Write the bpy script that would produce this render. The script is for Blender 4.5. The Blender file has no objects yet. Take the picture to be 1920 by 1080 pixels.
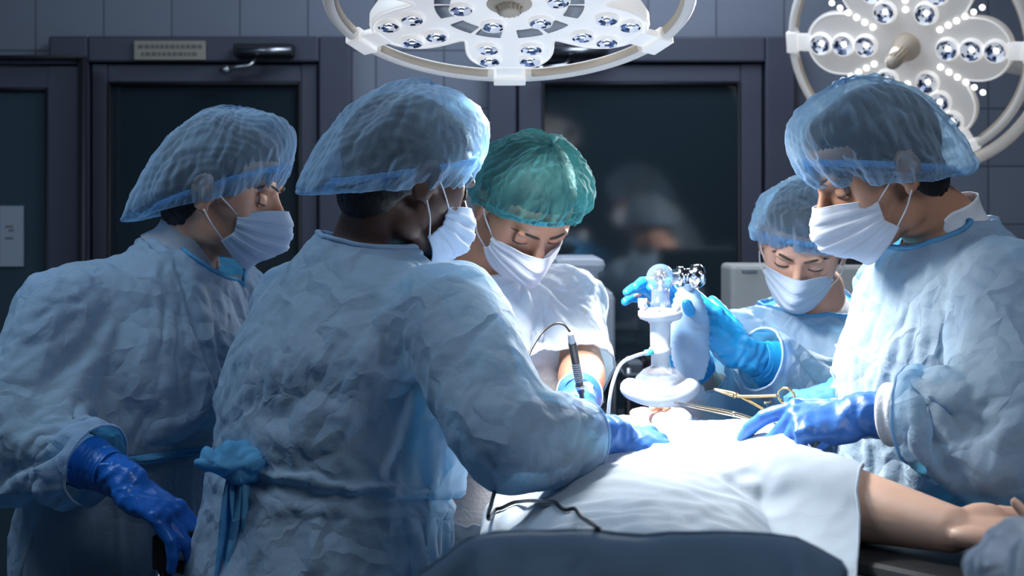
import bpy, bmesh, math, random, os
import numpy as np
from mathutils import Vector, Matrix, noise
random.seed(7)
PI = math.pi
V = Vector
F = 3000.0; CX = 960.0; HY = 395.0; CAM_H = 1.57
SC = bpy.context.scene
COL = SC.collection

# ---------------------------------------------------------------- camera, world, light, exposure
cam_d = bpy.data.cameras.new('camera'); cam = bpy.data.objects.new('camera', cam_d); COL.objects.link(cam)
cam.location = (0, 0, CAM_H); cam.rotation_euler = (PI/2, 0, 0)
cam_d.sensor_width = 36; cam_d.lens = 36*F/1920; cam_d.shift_y = -(540-HY)/1920
cam_d.clip_start = 0.05
cam_d.dof.use_dof = True; cam_d.dof.focus_distance = 2.42; cam_d.dof.aperture_fstop = 6.3
SC.camera = cam
W = bpy.data.worlds.new('room_air'); SC.world = W; W.use_nodes = True
W.node_tree.nodes['Background'].inputs[0].default_value = (0.30, 0.42, 0.62, 1)
W.node_tree.nodes['Background'].inputs[1].default_value = 0.16
SC.view_settings.view_transform = 'Standard'; SC.view_settings.look = 'None'
SC.view_settings.gamma = 1.0; SC.view_settings.exposure = 0.0; SC.view_settings.use_curve_mapping = False
SC.cycles.use_denoising = True; SC.cycles.max_bounces = 8; SC.cycles.transparent_max_bounces = 16
SC.cycles.sample_clamp_indirect = 6.0; SC.cycles.caustics_refractive = False; SC.cycles.caustics_reflective = False

def at(px, py, d):
    return V(((px-CX)/F*d, d, CAM_H-(py-HY)/F*d))

def light(name, kind, loc, target, energy, color, size=0.2, spot=60, blend=0.5, size_y=None):
    l = bpy.data.lights.new(name, kind); o = bpy.data.objects.new(name, l); COL.objects.link(o)
    l.energy = energy; l.color = color
    if kind == 'AREA':
        l.size = size
        if size_y: l.shape = 'RECTANGLE'; l.size_y = size_y
    elif kind == 'SPOT': l.shadow_soft_size = size; l.spot_size = math.radians(spot); l.spot_blend = blend
    else: l.shadow_soft_size = size
    o.location = loc; d = V(target)-V(loc)
    o.rotation_euler = d.to_track_quat('-Z', 'Y').to_euler()
    return o
FIELD = at(1215, 770, 2.45)
LAMP1 = at(955, 8, 2.5)
LAMP2 = at(1690, 85, 4.0)
# light of the big lamp over the table, and of the smaller one by the far wall
light('lamp_beam', 'SPOT', LAMP1+V((0, 0, -0.03)), FIELD+V((.05, .09, 0)), 208, (1.0, 0.98, 0.95), 0.13, 102, 1.0)
light('far_lamp_beam', 'SPOT', LAMP2+V((-.03, -0.05, -0.02)), FIELD+V((.1, -.1, 0)), 330, (1.0, 0.97, 0.93), 0.15, 60, 0.8)
# soft fill lights added under the ceiling of the dim room; no panels in view
light('ceiling_fill_light', 'AREA', (-1.3, 2.2, 2.75), (-1.0, 2.6, 0), 26, (0.58, 0.78, 1.0), 1.2)
light('ceiling_fill_light', 'AREA', (1.0, 1.1, 2.75), (.6, 2.0, 1.0), 22, (0.80, 0.88, 1.0), 1.0)  # fill moved over the table side to brighten the bare forearm
light('ceiling_fill_light', 'AREA', (0.2, 3.9, 2.75), (0.2, 4.3, 0), 21, (0.7, 0.82, 1.0), 1.0)

# ---------------------------------------------------------------- naming helpers
def tag(o, label=None, cat=None, group=None, kind=None):
    if label: o['label'] = label
    if cat: o['category'] = cat
    if group: o['group'] = group
    if kind: o['kind'] = kind
    return o
def empty(name, loc=(0, 0, 0), label=None, cat=None, group=None):
    o = bpy.data.objects.new(name, None); COL.objects.link(o); o.location = loc; o.empty_display_size = 0.1
    return tag(o, label, cat, group)
def link(name, me, mat=None, parent=None, smooth=True):
    o = bpy.data.objects.new(name, me); COL.objects.link(o)
    me.name = name
    if mat is not None:
        me.materials.clear(); me.materials.append(mat)
    if smooth:
        me.polygons.foreach_set('use_smooth', [True]*len(me.polygons))
    if parent is not None:
        o.parent = parent; o.matrix_parent_inverse = Matrix.Translation(parent.location).inverted()
    return o
def bm_mesh(bm, name='m'):
    me = bpy.data.meshes.new(name); bmesh.ops.recalc_face_normals(bm, faces=bm.faces); bm.to_mesh(me); bm.free(); return me

# ---------------------------------------------------------------- materials
def newmat(name):
    m = bpy.data.materials.new(name); m.use_nodes = True
    nt = m.node_tree; nt.nodes.clear()
    out = nt.nodes.new('ShaderNodeOutputMaterial')
    return m, nt, out
def N(nt, t, **kw):
    n = nt.nodes.new(t)
    for k, v in kw.items():
        if k in n.inputs: n.inputs[k].default_value = v
        else: setattr(n, k, v)
    return n
def pbsdf(nt, color, rough=0.5, metal=0.0, **kw):
    b = nt.nodes.new('ShaderNodeBsdfPrincipled')
    b.inputs['Base Color'].default_value = (*color, 1); b.inputs['Roughness'].default_value = rough
    b.inputs['Metallic'].default_value = metal
    for k, v in kw.items(): b.inputs[k.replace('_', ' ')].default_value = v
    return b
def noise_bump(nt, b, scale, strength, dist=0.01, detail=4, kind='noise'):
    tc = nt.nodes.new('ShaderNodeTexCoord')
    if kind == 'noise': t = N(nt, 'ShaderNodeTexNoise', Scale=scale, Detail=detail); o = t.outputs['Fac']
    else: t = N(nt, 'ShaderNodeTexVoronoi', Scale=scale); t.feature = 'DISTANCE_TO_EDGE'; o = t.outputs['Distance']
    nt.links.new(tc.outputs['Object'], t.inputs['Vector'])
    bp = N(nt, 'ShaderNodeBump', Strength=strength, Distance=dist)
    nt.links.new(o, bp.inputs['Height']); nt.links.new(bp.outputs[0], b.inputs['Normal'])
    return t
def simple(name, color, rough=0.5, metal=0.0, bump=None, emit=None, var=0.0, **kw):
    m, nt, out = newmat(name); b = pbsdf(nt, color, rough, metal, **kw)
    if emit: b.inputs['Emission Color'].default_value = (*emit[0], 1); b.inputs['Emission Strength'].default_value = emit[1]
    if bump: noise_bump(nt, b, bump[0], bump[1], bump[2] if len(bump) > 2 else 0.01)
    if var:
        tc = nt.nodes.new('ShaderNodeTexCoord'); t = N(nt, 'ShaderNodeTexNoise', Scale=9.0, Detail=5.0)
        nt.links.new(tc.outputs['Object'], t.inputs['Vector'])
        mx = N(nt, 'ShaderNodeMix', data_type='RGBA'); mx.inputs[6].default_value = (*[c*(1-var) for c in color], 1)
        mx.inputs[7].default_value = (*[min(1, c*(1+var)) for c in color], 1)
        nt.links.new(t.outputs['Fac'], mx.inputs[0]); nt.links.new(mx.outputs[2], b.inputs['Base Color'])
    nt.links.new(b.outputs[0], out.inputs[0]); return m
def fabric(name, color, tcolor, trans=0.4, clear=0.12, clear_edge=0.0, bump=(36, 0.95, 0.020), rough=0.75, band=None, spec=0.25):
    """thin non-woven sheet: part diffuse, part translucent, part see-through"""
    m, nt, out = newmat(name); L = nt.links
    b = pbsdf(nt, color, rough); b.inputs['Specular IOR Level'].default_value = spec
    t = N(nt, 'ShaderNodeBsdfTranslucent'); t.inputs[0].default_value = (*tcolor, 1)
    mx = N(nt, 'ShaderNodeMixShader'); mx.inputs[0].default_value = trans
    L.new(b.outputs[0], mx.inputs[1]); L.new(t.outputs[0], mx.inputs[2])
    tr = N(nt, 'ShaderNodeBsdfTransparent'); tr.inputs[0].default_value = (*[0.5+0.5*c for c in tcolor], 1)
    mx2 = N(nt, 'ShaderNodeMixShader')
    # a thin sheet is most see-through where looked at square on
    lw = N(nt, 'ShaderNodeLayerWeight', Blend=0.35)
    mr = N(nt, 'ShaderNodeMapRange'); mr.inputs[3].default_value = clear; mr.inputs[4].default_value = clear_edge
    L.new(lw.outputs['Facing'], mr.inputs[0]); L.new(mr.outputs[0], mx2.inputs[0])
    L.new(mx.outputs[0], mx2.inputs[1]); L.new(tr.outputs[0], mx2.inputs[2])
    # crumple: two scales of creases
    tc = nt.nodes.new('ShaderNodeTexCoord')
    n0 = N(nt, 'ShaderNodeTexNoise', Scale=7.0, Detail=3.0); L.new(tc.outputs['Object'], n0.inputs['Vector'])
    mixv = N(nt, 'ShaderNodeMix', data_type='VECTOR'); mixv.inputs[0].default_value = 0.16
    L.new(tc.outputs['Object'], mixv.inputs[4]); L.new(n0.outputs['Color'], mixv.inputs[5])
    v1 = N(nt, 'ShaderNodeTexVoronoi', Scale=bump[0]*0.35); v1.feature = 'F1'; v1.distance = 'CHEBYCHEV'
    L.new(mixv.outputs[1], v1.inputs['Vector'])
    n1 = N(nt, 'ShaderNodeTexNoise', Scale=bump[0]*4, Detail=3.0); L.new(tc.outputs['Object'], n1.inputs['Vector'])
    mp_ = N(nt, 'ShaderNodeMapping'); mp_.inputs['Rotation'].default_value = (.5, .6, .3); mp_.inputs['Scale'].default_value = (1, 1, .16)
    L.new(mixv.outputs[1], mp_.inputs['Vector'])
    n2 = N(nt, 'ShaderNodeTexNoise', Scale=bump[0]*.75, Detail=3.0, Roughness=.6); n2.noise_type = 'RIDGED_MULTIFRACTAL'; L.new(mp_.outputs[0], n2.inputs['Vector'])
    ad0 = N(nt, 'ShaderNodeMath', operation='MULTIPLY_ADD'); ad0.inputs[1].default_value = 0.22; L.new(n2.outputs['Fac'], ad0.inputs[0]); L.new(v1.outputs['Distance'], ad0.inputs[2])
    ad = N(nt, 'ShaderNodeMath', operation='MULTIPLY_ADD'); ad.inputs[1].default_value = 0.05
    L.new(n1.outputs['Fac'], ad.inputs[0]); L.new(ad0.outputs[0], ad.inputs[2])
    bp = N(nt, 'ShaderNodeBump', Strength=bump[1], Distance=bump[2])
    L.new(ad.outputs[0], bp.inputs['Height'])
    L.new(bp.outputs[0], b.inputs['Normal']); L.new(bp.outputs[0], t.inputs['Normal'])
    L.new(mx2.outputs[0], out.inputs[0]); return m
def skin(name, color, rough=0.45):
    m, nt, out = newmat(name); b = pbsdf(nt, color, rough)
    b.inputs['Subsurface Weight'].default_value = 0.25; b.inputs['Subsurface Radius'].default_value = (1, .35, .2)
    b.inputs['Subsurface Scale'].default_value = 0.006
    tc = nt.nodes.new('ShaderNodeTexCoord'); t = N(nt, 'ShaderNodeTexNoise', Scale=22.0, Detail=6.0)
    nt.links.new(tc.outputs['Object'], t.inputs['Vector'])
    mx = N(nt, 'ShaderNodeMix', data_type='RGBA'); mx.inputs[6].default_value = (color[0]*.86, color[1]*.78, color[2]*.76, 1)
    mx.inputs[7].default_value = (*[min(1, c*1.08) for c in color], 1)
    nt.links.new(t.outputs['Fac'], mx.inputs[0]); nt.links.new(mx.outputs[2], b.inputs['Base Color'])
    n2 = N(nt, 'ShaderNodeTexNoise', Scale=300.0, Detail=2.0); nt.links.new(tc.outputs['Object'], n2.inputs['Vector'])
    bp = N(nt, 'ShaderNodeBump', Strength=0.12, Distance=0.001)
    nt.links.new(n2.outputs['Fac'], bp.inputs['Height']); nt.links.new(bp.outputs[0], b.inputs['Normal'])
    nt.links.new(b.outputs[0], out.inputs[0]); return m

M = {}
M['skin_light'] = skin('skin_light', (0.62, 0.36, 0.25))
M['skin_fair'] = skin('skin_fair', (0.66, 0.40, 0.30))
M['skin_tan'] = skin('skin_tan', (0.46, 0.24, 0.15))
M['skin_dark'] = skin('skin_dark', (0.085, 0.042, 0.030))
M['hair_black'] = simple('hair_black', (0.012, 0.010, 0.011), 0.5, bump=(90, 0.6, .004))
M['hair_brown'] = simple('hair_brown', (0.035, 0.022, 0.016), 0.5, bump=(90, 0.6, .004))
M['lash'] = simple('lash', (0.01, 0.007, 0.006), 0.6)
M['eye'] = simple('eye', (0.7, 0.68, 0.66), 0.15)
M['iris'] = simple('iris', (0.02, 0.012, 0.01), 0.1)
M['gown'] = fabric('gown_fabric', (0.48, 0.62, 0.75), (0.10, 0.50, 0.80), 0.40, 0.20, 0.0)
M['gown_white'] = fabric('gown_white', (0.72, 0.80, 0.88), (0.50, 0.72, 0.9), 0.30, 0.05, 0.0)
M['gown_trim'] = fabric('gown_trim', (0.16, 0.48, 0.74), (0.05, 0.42, 0.75), 0.4, 0.0, 0.0)
M['cuff'] = simple('knit_cuff', (0.72, 0.74, 0.78), 0.9, bump=(160, .5, .003))
M['glove_blue'] = simple('glove_blue', (0.045, 0.17, 0.52), 0.38, bump=(120, .25, .003), Subsurface_Weight=0.1)
M['glove_cyan'] = simple('glove_cyan', (0.015, 0.27, 0.60), 0.38, bump=(120, .25, .003), Subsurface_Weight=0.1)
M['glove_deep'] = simple('glove_deep', (0.012, 0.13, 0.50), 0.30, bump=(120, .25, .003))
M['cap_blue'] = fabric('cap_blue', (0.50, 0.66, 0.82), (0.35, 0.62, 0.85), 0.35, 0.80, 0.0, bump=(60, .3, .004))
M['cap_green'] = fabric('cap_green', (0.10, 0.34, 0.37), (0.10, 0.45, 0.45), 0.35, 0.78, 0.0, bump=(60, .3, .004))
M['cap_band'] = fabric('cap_band', (0.22, 0.50, 0.76), (0.1, 0.45, 0.8), 0.3, 0.0, 0.0, bump=(60, .3, .003))
M['cap_band_green'] = fabric('cap_band_green', (0.10, 0.50, 0.60), (0.1, 0.5, 0.6), 0.3, 0.0, 0.0, bump=(60, .3, .003))
M['mask'] = fabric('mask_fabric', (0.62, 0.74, 0.88), (0.55, 0.75, 0.95), 0.30, 0.0, 0.0, bump=(50, .15, .003))
M['mask_white'] = fabric('mask_white', (0.80, 0.84, 0.90), (0.7, 0.8, 0.95), 0.30, 0.0, 0.0, bump=(50, .15, .003))
M['strap'] = simple('ear_strap', (0.75, 0.76, 0.78), 0.8)
M['scrub_dark'] = simple('scrub_dark', (0.035, 0.05, 0.08), 0.85, bump=(25, .4, .01))
M['scrub_grey'] = simple('scrub_grey', (0.16, 0.18, 0.22), 0.85, bump=(25, .4, .01))
M['scrub_teal'] = simple('scrub_teal', (0.10, 0.22, 0.30), 0.85, bump=(25, .4, .01))
M['shoe'] = simple('clog_rubber', (0.05, 0.06, 0.08), 0.6)

# ---------------------------------------------------------------- mesh building blocks
def frame(d, up=V((0, 0, 1))):
    """columns right, forward(d), up"""
    y = V(d).normalized(); u = V(up)
    x = y.cross(u)
    if x.length < 1e-4: x = y.cross(V((0, 1, 0)))
    x.normalize(); z = x.cross(y).normalized()
    m = Matrix((x, y, z)).transposed()
    return m
def mat4(m3, loc): return Matrix.Translation(loc) @ m3.to_4x4()

class MB:
    """collects closed pieces"""
    def __init__(s): s.v = []; s.f = []
    def add(s, vs, fs):
        o = len(s.v); s.v += [tuple(v) for v in vs]; s.f += [tuple(i+o for i in f) for f in fs]; return s
    def ell(s, c, r, rot=None, nu=24, nv=16):
        vs = []; fs = []; rot = rot or Matrix.Identity(3); c = V(c)
        vs.append(c+rot@V((0, 0, r[2])))
        for j in range(1, nv):
            a = PI*j/nv
            for i in range(nu):
                b = 2*PI*i/nu
                vs.append(c+rot@V((r[0]*math.sin(a)*math.cos(b), r[1]*math.sin(a)*math.sin(b), r[2]*math.cos(a))))
        vs.append(c+rot@V((0, 0, -r[2])))
        for i in range(nu):
            fs.append((0, 1+i, 1+(i+1) % nu))
            for j in range(nv-2):
                a = 1+j*nu; fs.append((a+i, a+nu+i, a+nu+(i+1) % nu, a+(i+1) % nu))
            a = 1+(nv-2)*nu; fs.append((a+i, len(vs)-1, a+(i+1) % nu))
        return s.add(vs, fs)
    def loft(s, rings, n=24, cap=True, closed=True):
        """rings: (centre, axis_x, axis_y, rx, ry)"""
        vs = []; fs = []
        for (c, ax, ay, rx, ry) in rings:
            for i in range(n):
                b = 2*PI*i/n; vs.append(V(c)+V(ax)*rx*math.cos(b)+V(ay)*ry*math.sin(b))
        for j in range(len(rings)-1):
            for i in range(n):
                fs.append((j*n+i, j*n+(i+1) % n, (j+1)*n+(i+1) % n, (j+1)*n+i))
        if cap:
            fs.append(tuple(reversed(range(n)))); fs.append(tuple((len(rings)-1)*n+i for i in range(n)))
        return s.add(vs, fs)
    def tube(s, pts, rad, n=12, cap=True):
        pts = [V(p) for p in pts]; rad = rad if isinstance(rad, (list, tuple)) else [rad]*len(pts)
        rings = []; up = V((0, 0, 1)); last = None
        for i, p in enumerate(pts):
            t = (pts[min(i+1, len(pts)-1)]-pts[max(i-1, 0)]).normalized()
            if last is None:
                x = t.cross(up)
                if x.length < .05: x = t.cross(V((1, 0, 0)))
            else:
                x = last-t*last.dot(t)
            x.normalize(); last = x; y = t.cross(x)
            rings.append((p, x, y, rad[i], rad[i]))
        return s.loft(rings, n, cap)
    def cone(s, a, b, ra, rb, n=20):
        """tapered capsule"""
        a = V(a); b = V(b); s.ell(a, (ra,)*3); s.ell(b, (rb,)*3)
        return s.tube([a, b], [ra, rb], n)
    def box(s, c, size, rot=None):
        rot = rot or Matrix.Identity(3); c = V(c); h = [q/2 for q in size]
        vs = [c+rot@V((x*h[0], y*h[1], z*h[2])) for x in (-1, 1) for y in (-1, 1) for z in (-1, 1)]
        return s.add(vs, [(0, 1, 3, 2), (4, 6, 7, 5), (0, 4, 5, 1), (2, 3, 7, 6), (0, 2, 6, 4), (1, 5, 7, 3)])
    def mesh(s, name='m'):
        me = bpy.data.meshes.new(name); me.from_pydata(s.v, [], s.f); me.validate()
        bm = bmesh.new(); bm.from_mesh(me); bmesh.ops.recalc_face_normals(bm, faces=bm.faces); bm.to_mesh(me); bm.free()
        return me
    def build(s, name, mat, parent=None, bevel=0, smooth=True):
        me = s.mesh(name)
        if bevel: me = evaluated(me, [('BEVEL', dict(width=bevel, segments=2, limit_method='ANGLE'))])
        o = link(name, me, mat, parent, smooth and not bevel)
        if bevel:
            me.polygons.foreach_set('use_smooth', [False]*len(me.polygons))
        return o
def evaluated(me, mods, seq=None):
    o = bpy.data.objects.new('tmp', me); COL.objects.link(o)
    for k, kw in mods:
        md = o.modifiers.new('m', k)
        for a, b in kw.items(): setattr(md, a, b)
    dg = bpy.context.evaluated_depsgraph_get(); dg.update()
    me2 = bpy.data.meshes.new_from_object(o.evaluated_get(dg))
    bpy.data.objects.remove(o); bpy.data.meshes.remove(me)
    return me2
def remesh(mb, voxel, smooth=4, fac=0.5):
    return evaluated(mb.mesh(), [('REMESH', dict(mode='VOXEL', voxel_size=voxel, adaptivity=0)), ('SMOOTH', dict(factor=fac, iterations=smooth))])
def co(me):
    a = np.empty(len(me.vertices)*3); me.vertices.foreach_get('co', a); return a.reshape(-1, 3)
def setco(me, a): me.vertices.foreach_set('co', a.ravel()); me.update()
def nrm(me):
    a = np.empty(len(me.vertices)*3); me.vertices.foreach_get('normal', a); return a.reshape(-1, 3)
def spline(pts, n=8):
    pts = [V(p) for p in pts]; out = []
    P = [pts[0]*2-pts[1]]+pts+[pts[-1]*2-pts[-2]]
    for i in range(1, len(P)-2):
        for k in range(n):
            t = k/n; a, b, c, d = P[i-1], P[i], P[i+1], P[i+2]
            out.append(0.5*((2*b)+(-a+c)*t+(2*a-5*b+4*c-d)*t*t+(-a+3*b-3*c+d)*t**3))
    out.append(pts[-1]); return out
def grid_mesh(fn, nu, nv, closed_u=False, name='g'):
    """fn(u,v) -> point"""
    vs = []; fs = []
    cu = nu if closed_u else nu+1
    for j in range(nv+1):
        for i in range(cu): vs.append(tuple(fn(i/nu, j/nv)))
    for j in range(nv):
        for i in range(nu):
            a = j*cu+i; b = j*cu+(i+1) % cu; fs.append((a, b, b+cu, a+cu))
    me = bpy.data.meshes.new(name); me.from_pydata(vs, [], fs); return me
def nz(x, y, z=0.0): return noise.noise(V((x, y, z)))

def perlin(p):
    """numpy gradient noise, p (n,3)"""
    i = np.floor(p).astype(np.int64); f = p-i; u = f*f*f*(f*(f*6-15)+10); r = 0
    for dx in (0, 1):
        for dy in (0, 1):
            for dz in (0, 1):
                h = ((i[:, 0]+dx)*374761393+(i[:, 1]+dy)*668265263+(i[:, 2]+dz)*2147483647) & 0xffffffff
                h = ((h ^ (h >> 13))*1274126177) & 0xffffffff; h = h ^ (h >> 16)
                a = (h & 1023)/1023*2*PI; z = ((h >> 10) & 1023)/511.5-1; s_ = np.sqrt(np.maximum(0, 1-z*z))
                g = (f[:, 0]-dx)*s_*np.cos(a)+(f[:, 1]-dy)*s_*np.sin(a)+(f[:, 2]-dz)*z
                r = r+g*(u[:, 0] if dx else 1-u[:, 0])*(u[:, 1] if dy else 1-u[:, 1])*(u[:, 2] if dz else 1-u[:, 2])
    return r
def creases(a, sc=1.0, seed=0, an=.3):
    """long sharp-edged creases of a thin sheet, in three directions"""
    h = 0
    dirs = [((.25, .1, 1), .13, 1.0), ((.8, .3, .62), .17, .85), ((-.7, .35, .65), .17, .85), ((1, .2, .1), .2, .4)]
    for k, (d, st, am0) in enumerate(dirs):
        d = np.array(d); d = d/np.linalg.norm(d); q = a*sc+seed+k*3.1; al = (q@d)[:, None]*d; q = q-al*(1-st)
        w = np.stack([perlin(a*2.6+k*9.3+j*17.3) for j in range(3)], 1)*.030
        m = np.clip(.35+1.9*perlin(a*2.7+seed*1.7+k*5.5), 0, 1)
        for f_, am, pw in ((6, 1.0, 2.2), (13, .45, 2.6), (28, .16, 3)):
            n_ = np.abs(perlin((q+w)*f_+f_)); h = h+am0*m*am*(np.clip(1-n_*2.8, 0, 1)**pw-.12)
    return h
# ---------------------------------------------------------------- heads, caps, masks, hands
def head_pieces(mb, T, s=1.0, nose=1.0):
    """T: 4x4 head frame (x right, y forward, z up)"""
    R = T.to_3x3().normalized()
    P = lambda x, y, z: T@V((x*s, y*s, z*s))
    E = lambda c, r, rot=None: mb.ell(P(*c), [q*s for q in r], R if rot is None else R@rot)
    E((0, -.018, .033), (.075, .094, .086)); E((0, .030, .040), (.063, .056, .056))
    E((0, .033, -.028), (.059, .051, .060)); E((0, .028, -.066), (.051, .054, .046))
    E((0, .066, -.097), (.022, .019, .018))
    for q in (-1, 1):
        E((q*.041, .047, -.027), (.023, .023, .023)); E((q*.050, .030, -.004), (.022, .036, .042)); E((q*.024, .077, .023), (.026, .012, .009))
        E((q*.012, .098, -.043), (.008, .010, .008))
        E((q*.046, -.002, -.062), (.014, .030, .034))
        rr = Matrix.Rotation(q*-.35, 3, 'Z')@Matrix.Rotation(-.2, 3, 'X')
        E((q*.080, -.012, -.008), (.006, .018, .031), rr)
        # ear rim
        pts = [P(q*(.083+.006*math.sin(a)), -.012-.019*math.cos(a)*1.0, -.004+.030*math.sin(a)) for a in np.linspace(-1.3, 4.0, 12)]
        mb.tube(pts, .0036*s, 8); E((q*.078, -.004, -.034), (.006, .008, .010))
        E((q*.077, .004, -.010), (.006, .006, .010))
    mb.tube([P(0, .078, .018), P(0, .086, .0), P(0, .100, -.024), P(0, .108*nose, -.037)], [.009*s, .0085*s, .0105*s, .012*s], 14)
    E((0, .107*nose, -.038), (.0125, .012, .0105)); E((0, .083, -.066), (.023, .012, .007)); E((0, .081, -.075), (.019, .012, .007))

def add_face(person, T, s, browmat, skinm, lid=-18, down=0.0):
    R = T.to_3x3().normalized()
    P = lambda x, y, z: T@V((x*s, y*s, z*s))
    for q in (-1, 1):
        c = (q*.0292, .0644, .000)
        mb = MB().ell(P(*c), (.0118*s,)*3, R); e = mb.build('eye', M['eye'], person)
        d = V((0, .8, -.55)).normalized()
        MB().ell(P(*(V(c)+d*.0088)), (.0054*s,)*3).build('iris', M['iris'], e)
        # lids: sphere bands round the eye
        def band(a0, a1, rad, thick, nm):
            def fn(u, v):
                b = math.radians(-58+116*u); k = math.cos(b)
                a = math.radians(a0+(a1-a0)*v)*(.25+.75*k) if nm != 'x' else 0
                return P(c[0]+rad*math.sin(b)*1.18, c[1]+rad*math.cos(b)*math.cos(a)-.0005, c[2]+rad*math.sin(a))
            me = grid_mesh(fn, 20, 8); me = evaluated(me, [('SOLIDIFY', dict(thickness=thick, offset=-1))])
            return link(nm, me, skinm, person)
        band(lid, 80, .0138, .002, 'upper_eyelid'); band(-70, lid-8, .0133, .002, 'lower_eyelid')
        pts = []
        for b in np.linspace(-58, 62, 13):
            k = math.cos(math.radians(b)); a = math.radians(lid)*(.25+.75*k)
            r2 = .0145+.0012*(abs(b)/74)
            pts.append(P(c[0]+q*r2*math.sin(math.radians(b))*1.18, c[1]+r2*math.cos(math.radians(b))*math.cos(a), c[2]+r2*math.sin(a)-.0006))
        MB().tube(pts, [(.0006+.0010*math.sin(PI*i/12)**.5 if i < 10 else .0012)*s for i in range(13)], 8).build('eyelash', M['lash'], person)
        pts = [P(q*x, y, z) for x, y, z in ((.010, .0895, .0195), (.020, .0895, .0235), (.033, .0845, .0265), (.045, .0745, .0250), (.054, .063, .0185))]
        sp = spline(pts, 4); n = len(sp)
        MB().tube(sp, [.0026*s*math.sin(PI*(.12+.86*i/(n-1)))**.7 for i in range(n)], 8).build('eyebrow', browmat, person)

def add_hair(person, T, s, mat, low=-.05, bun=None):
    R = T.to_3x3().normalized()
    mb = MB().ell(T@V((0, -.019*s, .038*s)), (.0790*s, .0975*s, .087*s), R).ell(T@V((0, .022*s, .070*s)), (.062*s, .056*s, .048*s), R)
    mb.ell(T@V((0, -.050*s, low*s+.01)), (.060*s, .052*s, .055*s), R)
    if bun: mb.ell(T@V(bun[0]), bun[1], R)
    me = remesh(mb, .006, 6); a = co(me); nn = nrm(me)
    for i in range(len(a)):
        l = R.inverted()@(V(a[i])-T.translation); a[i] += nn[i]*(.0012*math.sin(l.x*900+6*nz(l.x*20, l.y*20, l.z*20)))
    setco(me, a)
    return link('hair', me, mat, person)

def add_cap(person, T, s, mat, bandmat, zf=.048, zb=-.045, rx=.100, ryf=.104, ryb=.150, top=.140, sag=.03, low=.062, pleat=.0030, seed=0, waves=1.0, roll=0.0, band_w=.011, puff=28, net=.0020):
    base = (zf+zb)/2
    a_, b_, yc = .0815, .1005, -.010
    def rimz(y): return zb+(zf-zb)*min(1.2, max(-.1, (y+.11)/.2))
    def fn(u, t, off=0):
        ph = 2*PI*u; cx, sy = math.cos(ph), math.sin(ph)
        rim = V((a_*cx, yc+b_*sy, 0)); rim.z = rimz(rim.y)
        def dome(al):
            ry = ryf if sy > 0 else ryb
            sgw = max(0, -sy)**1.5
            w = math.cos(al)**2
            p = V((rx*math.cos(al)*cx, yc+ry*math.cos(al)*sy, 0))
            p.z = w*(rimz(yc+b_*sy)+.014)+(1-w)*base+((top-base) if al > 0 else low)*math.sin(al) - sag*sgw*w**2
            return p
        a0 = math.radians(-puff)
        if t < .14:
            k = t/.14; d = dome(a0); p = rim.lerp(d, k); p.z += .006*math.sin(PI*k)
        else:
            k = (t-.14)/.86; p = dome(a0+(PI/2-a0)*k)
        n = V((p.x, p.y-yc, (p.z-base)*.8)).normalized()
        # gathers from the elastic, crumples, and the fine pleats across the crown
        g = math.exp(-max(0, t-.05)*9.0)
        dd = pleat*(.06+1.3*g)*math.sin(ph*52+5*nz(cx*3+seed, sy*3, t*3))*(1 if t > .03 else t/.03)
        dd += (.003+.009*nz(cx*2.2+seed, sy*2.2, t*3.5))*min(1, t*6)+.006*abs(nz(cx*5+seed, sy*5, t*8))*min(1, t*6)
        q = p.y*170+p.z*60+6*nz(p.x*14+seed, p.y*14, p.z*14)
        dd += .0055*math.exp(-((t-.22)/.16)**2)*math.sin(ph*13+3*nz(cx*2+seed, sy*2, 0))*(1+nz(cx*4, sy*4, seed))
        dd += net*waves*(1-abs(math.sin(q)))*min(1, t*4)*(.4+.6*abs(nz(p.x*30+seed, p.y*30, p.z*30))*2)
        q2 = p.x*210-p.z*120+5*nz(p.x*18, p.y*18+seed, p.z*18)
        dd += net*.7*waves*(1-abs(math.sin(q2)))*min(1, t*4)
        return T@((p+n*(dd+off))*s)
    me = grid_mesh(fn, 330, 96, True)
    cap = link('bouffant_cap', me, mat, person)
    def bfn(u, t):
        ph = 2*PI*u; r = 1.012+.010*math.sin(ph*120)+.02*(t-.5)**2
        p = V((a_*math.cos(ph)*r, yc+b_*math.sin(ph)*r, 0)); p.z = rimz(yc+b_*math.sin(ph))+(t-.45)*band_w+.0012*nz(math.cos(ph)*9, math.sin(ph)*9, seed)
        p *= s; return T@p
    me = grid_mesh(bfn, 480, 4, True); me = evaluated(me, [('SOLIDIFY', dict(thickness=.0012))])
    link('elastic_band', me, bandmat, cap)
    return cap

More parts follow.
